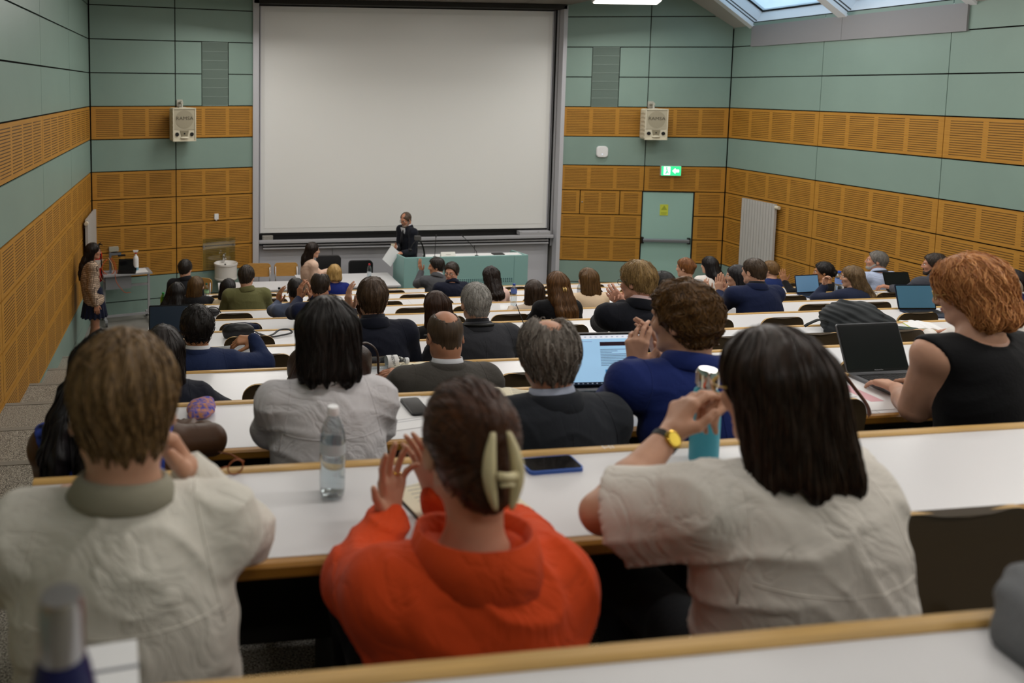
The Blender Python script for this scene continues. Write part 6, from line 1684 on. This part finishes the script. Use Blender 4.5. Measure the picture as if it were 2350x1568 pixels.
# bags and cloth, modelled as soft volumes
def soft(name, label, cat, loc, rz, mats, fn, lo, hi, h, part='body', extra=None):
    t = thing(name, label, cat, loc, rz)
    S = SDF(lo, hi, h); fn(S); V, Fq = S.mesh()
    np_mesh(part, [(V, Fq, 0)], mats, t)
    if extra: extra(t)
    return t
M_BRL = mat('brown_leather', '#3b2a22', rough=.35, spec=.5, noise=.2, nscale=14, bump=.15, bscale=120)
def f1(S):
    S.ell((0, 0, .10), (.22, .085, .105), 0); S.cap((-.17, 0, .03), (.17, 0, .03), .05, .05, .05); X, Y, Z = S.grid(); S.d += (.006 * waves(X, Y, Z, .10, 4, 5)).astype(F32); S.cut((0, 0, 0), (0, 0, -1))
def e1(t):
    for s in (-1, 1):
        b = MB(); b.tube(spline([(-.13, s * .06, .15), (-.17, s * .075, .20), (-.20, s * .08, .12), (-.235, s * .07, .03)] if s < 0 else [(.10, -.05, .17), (.17, -.075, .20), (.225, -.08, .15), (.235, -.075, .04)]), .013, 8, squash=.45); b.build('handle', M_BRL, t, True)
    b = MB(); b.tube(spline([(-.15, -.02, .185), (0, -.02, .205), (.15, -.02, .19)]), .004, 6); b.build('zip', M_STEEL, t, True)
soft('handbag', 'slouchy dark brown leather handbag beyond the grey shirt', 'bag', (.70, 3.85, dz(4)), R(4), M_BRL, f1, (-.28, -.14, -.02), (.28, .14, .24), .008, extra=e1)
M_BLL = mat('black_bag_leather', '#17171a', rough=.38, spec=.5, bump=.12, bscale=150)
def f2(S):
    S.ell((0, 0, .055), (.125, .05, .06), 0); S.cap((-.085, 0, .03), (.09, 0, .025), .032, .026, .03); S.cut((0, 0, 0), (0, 0, -1)); X, Y, Z = S.grid(); S.d += (.003 * waves(X, Y, Z, .06, 8, 5)).astype(F32)
def e2(t):
    b = MB(); b.tube(spline([(.07, 0, .08), (.14, -.03, .04), (.20, -.05, .012), (.27, -.02, .014), (.33, .03, .03), (.40, .02, .035), (.42, -.02, .02), (.34, -.05, .014), (.24, -.07, .012), (.16, -.03, .03)]), .010, 8, squash=.4); b.build('strap', M_BLL, t, True)
soft('handbag', 'small black leather shoulder bag with a coiled strap on an empty desk', 'bag', (.35, 5.93, dz(6)), R(4), M_BLL, f2, (-.16, -.09, -.02), (.16, .09, .14), .006, extra=e2)
def f3(S):
    S.ell((-.02, .01, .10), (.22, .13, .115), 0); S.ell((.12, 0, .06), (.17, .12, .075), .04); S.cap((-.2, -.02, .03), (.22, .02, .03), .05, .05, .05); S.ell((.0, -.10, .07), (.16, .045, .065), .025)
    S.cap((-.16, -.06, .12), (.12, -.08, .13), .02, .018, .02); S.cap((-.10, .02, .20), (.16, .0, .13), .02, .02, .03); S.cap((.05, -.11, .03), (.24, -.04, .04), .03, .03, .03)
    X, Y, Z = S.grid(); S.d += (.007 * waves(X, Y, Z, .10, 21, 5) + .004 * np.sin((Z * 1.2 + X * .5) * 2 * math.pi / .05 + 3 * waves(X, Y, Z, .2, 6, 4))).astype(F32); S.cut((0, 0, 0), (0, 0, -1))
def e3(t):
    m = mat('backpack_strap', '#121513', rough=.7)
    b = MB(); b.tube(spline([(-.20, -.03, .06), (-.29, -.04, .10), (-.37, -.04, .075), (-.40, -.03, .05)]), .016, 8, squash=.35); b.build('strap', m, t, True)
    b = MB(); b.tube(spline([(.20, -.05, .05), (.28, -.09, .02), (.33, -.11, .012)]), .02, 8, squash=.3); b.build('strap', m, t, True)
    b = MB(); b.tube(spline([(-.17, -.05, .10), (-.05, -.09, .145), (.08, -.09, .14), (.2, -.05, .08)]), .0035, 6); b.build('zip', m, t, True)
    b = MB(); b.prism([(-.035, .012), (-.012, .004), (.008, .0), (.02, -.014), (.026, -.012), (.022, .002), (.036, .016), (.03, .018), (.016, .01), (-.008, .014), (-.03, .02)], -.003, .0, 'y'); b.xf(Matrix.Translation((.06, -.162, .07)) @ Matrix.Rotation(R(-25), 4, 'X')); b.build('cat_logo', M_WHITE, t)
    b = MB(); b.tube([(.17, .06, .12), (.19, .06, .10)], .012, 8); b.build('tag', mat('tag_lime', '#a8c83a', rough=.5), t, True)
soft('backpack', 'black backpack lying on an empty desk', 'backpack', (4.70, 4.90, dz(5)), R(-3), mat('backpack_black', '#22272a', rough=.65, bump=.15, bscale=300), f3, (-.30, -.21, -.02), (.34, .19, .26), .008, extra=e3)
def f4(S):
    S.cap((-.15, 0, .012), (.15, 0, .012), .012, .012, 0); S.ell((0, 0, .010), (.20, .14, .018), .01); S.cut((0, 0, 0), (0, 0, -1))
t = thing('leather_folio', 'large soft black leather folio beside the navy suit', 'folio', (.30, 4.90, dz(5)), R(10))
b = MB(); b.prism(rrect(.36, .25, .02), 0, .022, 'z'); b.build('cover', M_BLL, t, True, auto=40)
b = MB(); b.box(-.17, .17, -.129, -.120, .004, .018); b.build('zip_edge', M_KEY, t)
def f5(S):
    S.ell((0, 0, .04), (.06, .04, .045), 0); S.cap((-.04, 0, .05), (.05, .01, .035), .03, .028, .02); S.cut((0, 0, 0), (0, 0, -1))
def e5(t):
    b = MB(); b.tube(spline([(-.05, 0, .06), (-.02, -.02, .10), (.05, -.02, .09), (.09, 0, .03)]), .006, 6); b.build('strap', M_BLL, t, True)
soft('camera_pouch', 'small black strapped pouch on the desk in front of the olive green jacket', 'pouch', (.20, 7.98, dz(8)), 0, M_BLL, f5, (-.10, -.07, -.02), (.12, .07, .12), .007, extra=e5)
def f6(S):
    S.ell((0, 0, .022), (.055, .075, .026), 0); S.cap((-.03, -.05, .015), (.03, .05, .02), .02, .02, .02); X, Y, Z = S.grid(); S.d += (.006 * waves(X, Y, Z, .05, 3, 5)).astype(F32); S.cut((0, 0, 0), (0, 0, -1))
soft('patterned_scarf', 'crumpled multicoloured scarf on the desk beside the print dress', 'scarf', (.03, 2.89, dz(3)), 0, mat('scarf_print', '#3a4fb0', rough=.8, noise=.8, nscale=70, c2='#c98a5a'), f6, (-.09, -.11, -.02), (.09, .11, .07), .006)
def f7(S):
    S.ell((0, 0, .045), (.13, .12, .05), 0); S.cap((-.09, .0, .03), (.08, .05, .07), .04, .045, .03); S.cap((-.10, -.06, .02), (.05, -.05, .03), .03, .03, .02); S.cap((-.11, .05, .02), (-.13, -.02, .018), .03, .02, .02)
    X, Y, Z = S.grid(); S.d += (.010 * waves(X, Y, Z, .09, 5, 5)).astype(F32); S.cut((0, 0, 0), (0, 0, -1))
soft('folded_jacket', 'crumpled grey jacket on the rearmost desk', 'jacket', (1.20, .815, dz(1)), R(10), cloth('#6d6f72', 'suit'), f7, (-.20, -.18, -.02), (.20, .16, .16), .008)
def f8(S):
    S.ell((0, 0, .07), (.09, .05, .08), 0); S.cap((-.05, 0, .02), (.05, 0, .02), .03, .03, .03); S.cut((0, 0, 0), (0, 0, -1))
def e8(t):
    b = MB(); b.tube(spline([(.07, -.03, .13), (.10, -.05, .08), (.125, -.09, .02), (.10, -.13, -.02)]), .022, 8, squash=.3); b.build('strap', mat('tan_leather', '#5a3526', rough=.4), t, True)
soft('satchel', 'small brown leather satchel at the edge of the desk beside the printed sheets', 'bag', (2.46, 2.70, dz(3)), 0, mat('tan_leather', '#5a3526', rough=.4), f8, (-.14, -.09, -.02), (.14, .09, .18), .007, extra=e8)
def f9(S):
    S.cap((-.13, 0, .0), (.13, 0, .0), .026, .026, 0); S.ell((-.02, -.02, -.09), (.17, .035, .13), .03); S.ell((.0, .03, -.06), (.16, .02, .10), .03)
soft('draped_jacket', 'navy jacket hung over an empty chair near the balding pullover', 'jacket', (.41, row_y(7) - .655, floor_z(7) + .855), 0, cloth('#1c2238', 'suit'), f9, (-.24, -.12, -.26), (.24, .12, .06), .009)
# pink bag by the rear aisle chair
def f10(S):
    S.ell((0, 0, .16), (.13, .10, .18), 0); S.cut((0, 0, 0), (0, 0, -1))
soft('tote_bag', 'magenta bag on the step beside the off-white shirt', 'bag', (-.52, 1.42, floor_z(2)), 0, mat('magenta_cloth', '#8c1a5e', rough=.7), f10, (-.17, -.14, -.02), (.17, .14, .38), .012)
# folded spectacles
t = thing('spectacles', 'brown spectacles lying on the desk behind the off-white shirt', 'glasses', (.075, 1.90, dz(2)), R(25))
b = MB()
for s in (-1, 1):
    b.tube([(s * .034 + .022 * math.cos(2 * math.pi * i / 14), 0, .022 + .019 * math.sin(2 * math.pi * i / 14)) for i in range(15)], .002, 6)
    b.tube([(s * .058, 0, .03), (s * .055, .07, .022), (s * .05, .125, .006)], .002, 6)
b.tube([(-.012, 0, .028), (0, -.003, .031), (.012, 0, .028)], .002, 6)
b.build('frame', mat('tortoise', '#8a4a26', rough=.3), t, True)
# microphone on the front table, antenna stick
t = thing('hand_microphone', 'black hand microphone lying on the white table', 'microphone', (3.10, 12.42, .75), R(100))
b = MB(); b.tube([(-.11, 0, .022), (.05, 0, .024)], [.014, .019], 12); b.build('handle', mat('mic_olive', '#4a4630', rough=.5), t, True)
b = MB(); b.ell((.075, 0, .026), (.032, .026, .026), 14, 10); b.build('head', M_BLACK, t, True)
t = thing('antenna_rod', 'thin black antenna standing behind the silver-haired suit', 'antenna', (1.80, 4.12, dz(4) - .02))
b = MB(); b.tube([(0, -.25, .03), (-.03, -.24, .22), (-.075, -.2, .36)], [.004, .003, .002], 6); b.build('rod', M_BLACK, t, True)
b = MB(); b.cyl((0, -.25, .02), (0, -.25, .035), .012, 10); b.build('foot', M_BLACK, t, True, auto=40)

# ------------------------------------------------------------------ worn details
def worn(info): return info['root']
# cream claw clip
W = p2['W']; r2_ = worn(p2)
M_CLIP = mat('clip_cream', '#e0d3a8', rough=.25, spec=.6, noise=.12, nscale=30)
hc = bpy.data.objects.new('hair_clip', None); COL.objects.link(hc); hc.parent = r2_
for s in (-1, 1):
    rings = []
    n = 14
    for i in range(n + 1):
        t_ = i / n; z = .066 - .128 * t_; wd = .0125 * math.sin(math.pi * (.06 + .88 * t_)) ** .7; th = .007
        xc = .012 + s * (.008 + .011 * math.sin(math.pi * t_)); yc = -.142 - .012 * math.sin(math.pi * t_) + .01 * abs(t_ - .4)
        rings.append([tuple(W((xc + s * wd * math.cos(a) * 1.0 + s * .006, yc + th * math.sin(a) + .012 * (wd * math.cos(a) / .0125) ** 2, z))) for a in [2 * math.pi * k / 10 for k in range(10)]])
    b = MB(); b.loft(rings); b.build('clip_jaw', M_CLIP, hc, True)
b = MB(); b.tube([tuple(W((-.004, -.158, .0))), tuple(W((.012, -.166, .0))), tuple(W((.028, -.158, .0)))], .007, 10); b.tube([tuple(W((.0, -.160, -.014))), tuple(W((.024, -.160, -.014)))], .004, 8); b.build('hinge', M_CLIP, hc, True)
# raised twist of hair above the clip
# gold watch
el, wr = p3['arm']['L'][:2]; ax = nrm(wr - el); c0 = wr - ax * .028
def ringpts(c, ax, r, n=20, up=(0, 0, 1)):
    u = nrm(np.cross(ax, up)); v = np.cross(ax, u); return [tuple(c + (u * math.cos(2 * math.pi * i / n) + v * math.sin(2 * math.pi * i / n)) * r) for i in range(n + 1)], u, v
pts, u, v = ringpts(c0, ax, .0285)
wt = bpy.data.objects.new('watch', None); COL.objects.link(wt); wt.parent = worn(p3)
b = MB(); rings = []
for i in range(20):
    a = 2 * math.pi * i / 20; d = u * math.cos(a) + v * math.sin(a)
    rings.append([tuple(c0 + d * .0272 + ax * .009), tuple(c0 + d * .0295 + ax * .009), tuple(c0 + d * .0295 - ax * .009), tuple(c0 + d * .0272 - ax * .009)])
rings.append(rings[0]); b.loft(rings, 0, True, False); b.build('strap', mat('watch_strap', '#15130f', rough=.6), wt, True, auto=40)
view = nrm(np.array([0, 0, CAM_Z]) - np.array([1.08, 1.58, 3.17])); dd = nrm(view - ax * (view @ ax)); dd = nrm(dd + np.cross(ax, dd) * .35)
b = MB(); b.tube([tuple(c0 + dd * .027), tuple(c0 + dd * .034), tuple(c0 + dd * .0355)], [.0185, .0185, .016], 24); b.build('case', mat('watch_gold', '#c9a545', rough=.2, metal=1.0), wt, True, auto=40)
b = MB(); b.tube([tuple(c0 + dd * .0354), tuple(c0 + dd * .0360)], [.0145, .0145], 24); b.build('dial', mat('watch_dial', '#c2a83e', rough=.25, metal=.7), wt, True, auto=40)
# rings on fingers
def finger_ring(info, side, fi, col='#d9b04a'):
    el, wr, d_, n_, hk, sg = info['arm'][side]; hk = dict(hk); sc = hk.pop('sc', .93); sd = hk.pop('side', sg)
    fs, th = hand_pts(wr, d_, n_, sd, sc=sc, **hk); a, c = fs[fi][1][0], fs[fi][1][1]
    ax = nrm(c - a); p_, _, _ = ringpts(a * .5 + c * .5, ax, .0098); b = MB(); b.tube(p_, .0016, 6); b.build('ring', mat('ring_gold', col, rough=.2, metal=1.0), worn(info), True)
finger_ring(p2, 'L', 2); finger_ring(p14, 'L', 2)
# small gold clip, neck strap, lanyard, tie
W = p17['W']; b = MB()
for s in (-1, 1): b.tube([tuple(W((s * .010, -.122, .0))), tuple(W((s * .013, -.135, -.02))), tuple(W((s * .009, -.138, -.045)))], [.006, .009, .005], 8)
b.tube([tuple(W((-.010, -.132, -.012))), tuple(W((.010, -.132, -.012)))], .005, 8); b.build('hair_clip', mat('clip_gold', '#d8b676', rough=.3, metal=.6), worn(p17), True)
for pp, rr, nm in ((p10, .086, 'neck_strap'), (p42, .082, 'lanyard')):
    Nb = pp['Nb']; b = MB(); b.tube([tuple(Nb + vec(rr * math.sin(a), -rr * math.cos(a) * 1.0, .058 - .05 * (1 - math.cos(a)) * .5)) for a in [R(-140 + 280 * i / 24) for i in range(25)]], .008 if nm == 'lanyard' else .011, 8, squash=1.0); b.build(nm, M_BLACK, worn(pp), True)
pp = p33; Nb = pp['Nb']; b = MB()
b.tube([tuple(Nb + vec(0, .075, .02)), tuple(Nb + vec(0, .105, -.03)), tuple(Nb + vec(0, .135, -.16)), tuple(Nb + vec(0, .14, -.32))], [.018, .016, .03, .034], 8, squash=.35); b.build('tie', mat('tie_black', '#15161c', rough=.5), worn(pp), True)
b = MB(); b.prism([(-.06, .03), (.06, .03), (.012, -.20), (-.012, -.20)], 0, .012, 'y'); b.xf(Matrix.Translation(Vector(Nb + vec(0, .098, -.02))) @ Matrix.Rotation(R(-14), 4, 'X')); b.build('shirt_front', cloth('#d9dbe0'), worn(pp))

# worn white paint on the back edge of one desk
_dk = bpy.data.objects['lecture_desk.001']
for i, (w_, h_) in enumerate(((.003, .016), (.010, .003), (.003, .016), (.003, .013))):
    b = MB(); b.box(-w_ / 2, w_ / 2, -h_ / 2, h_ / 2, 0, .0006); b.build('paint_mark', M_WHITE, _dk, loc=(1.115 + .009 * i, -.013, DESK_H + .0081))
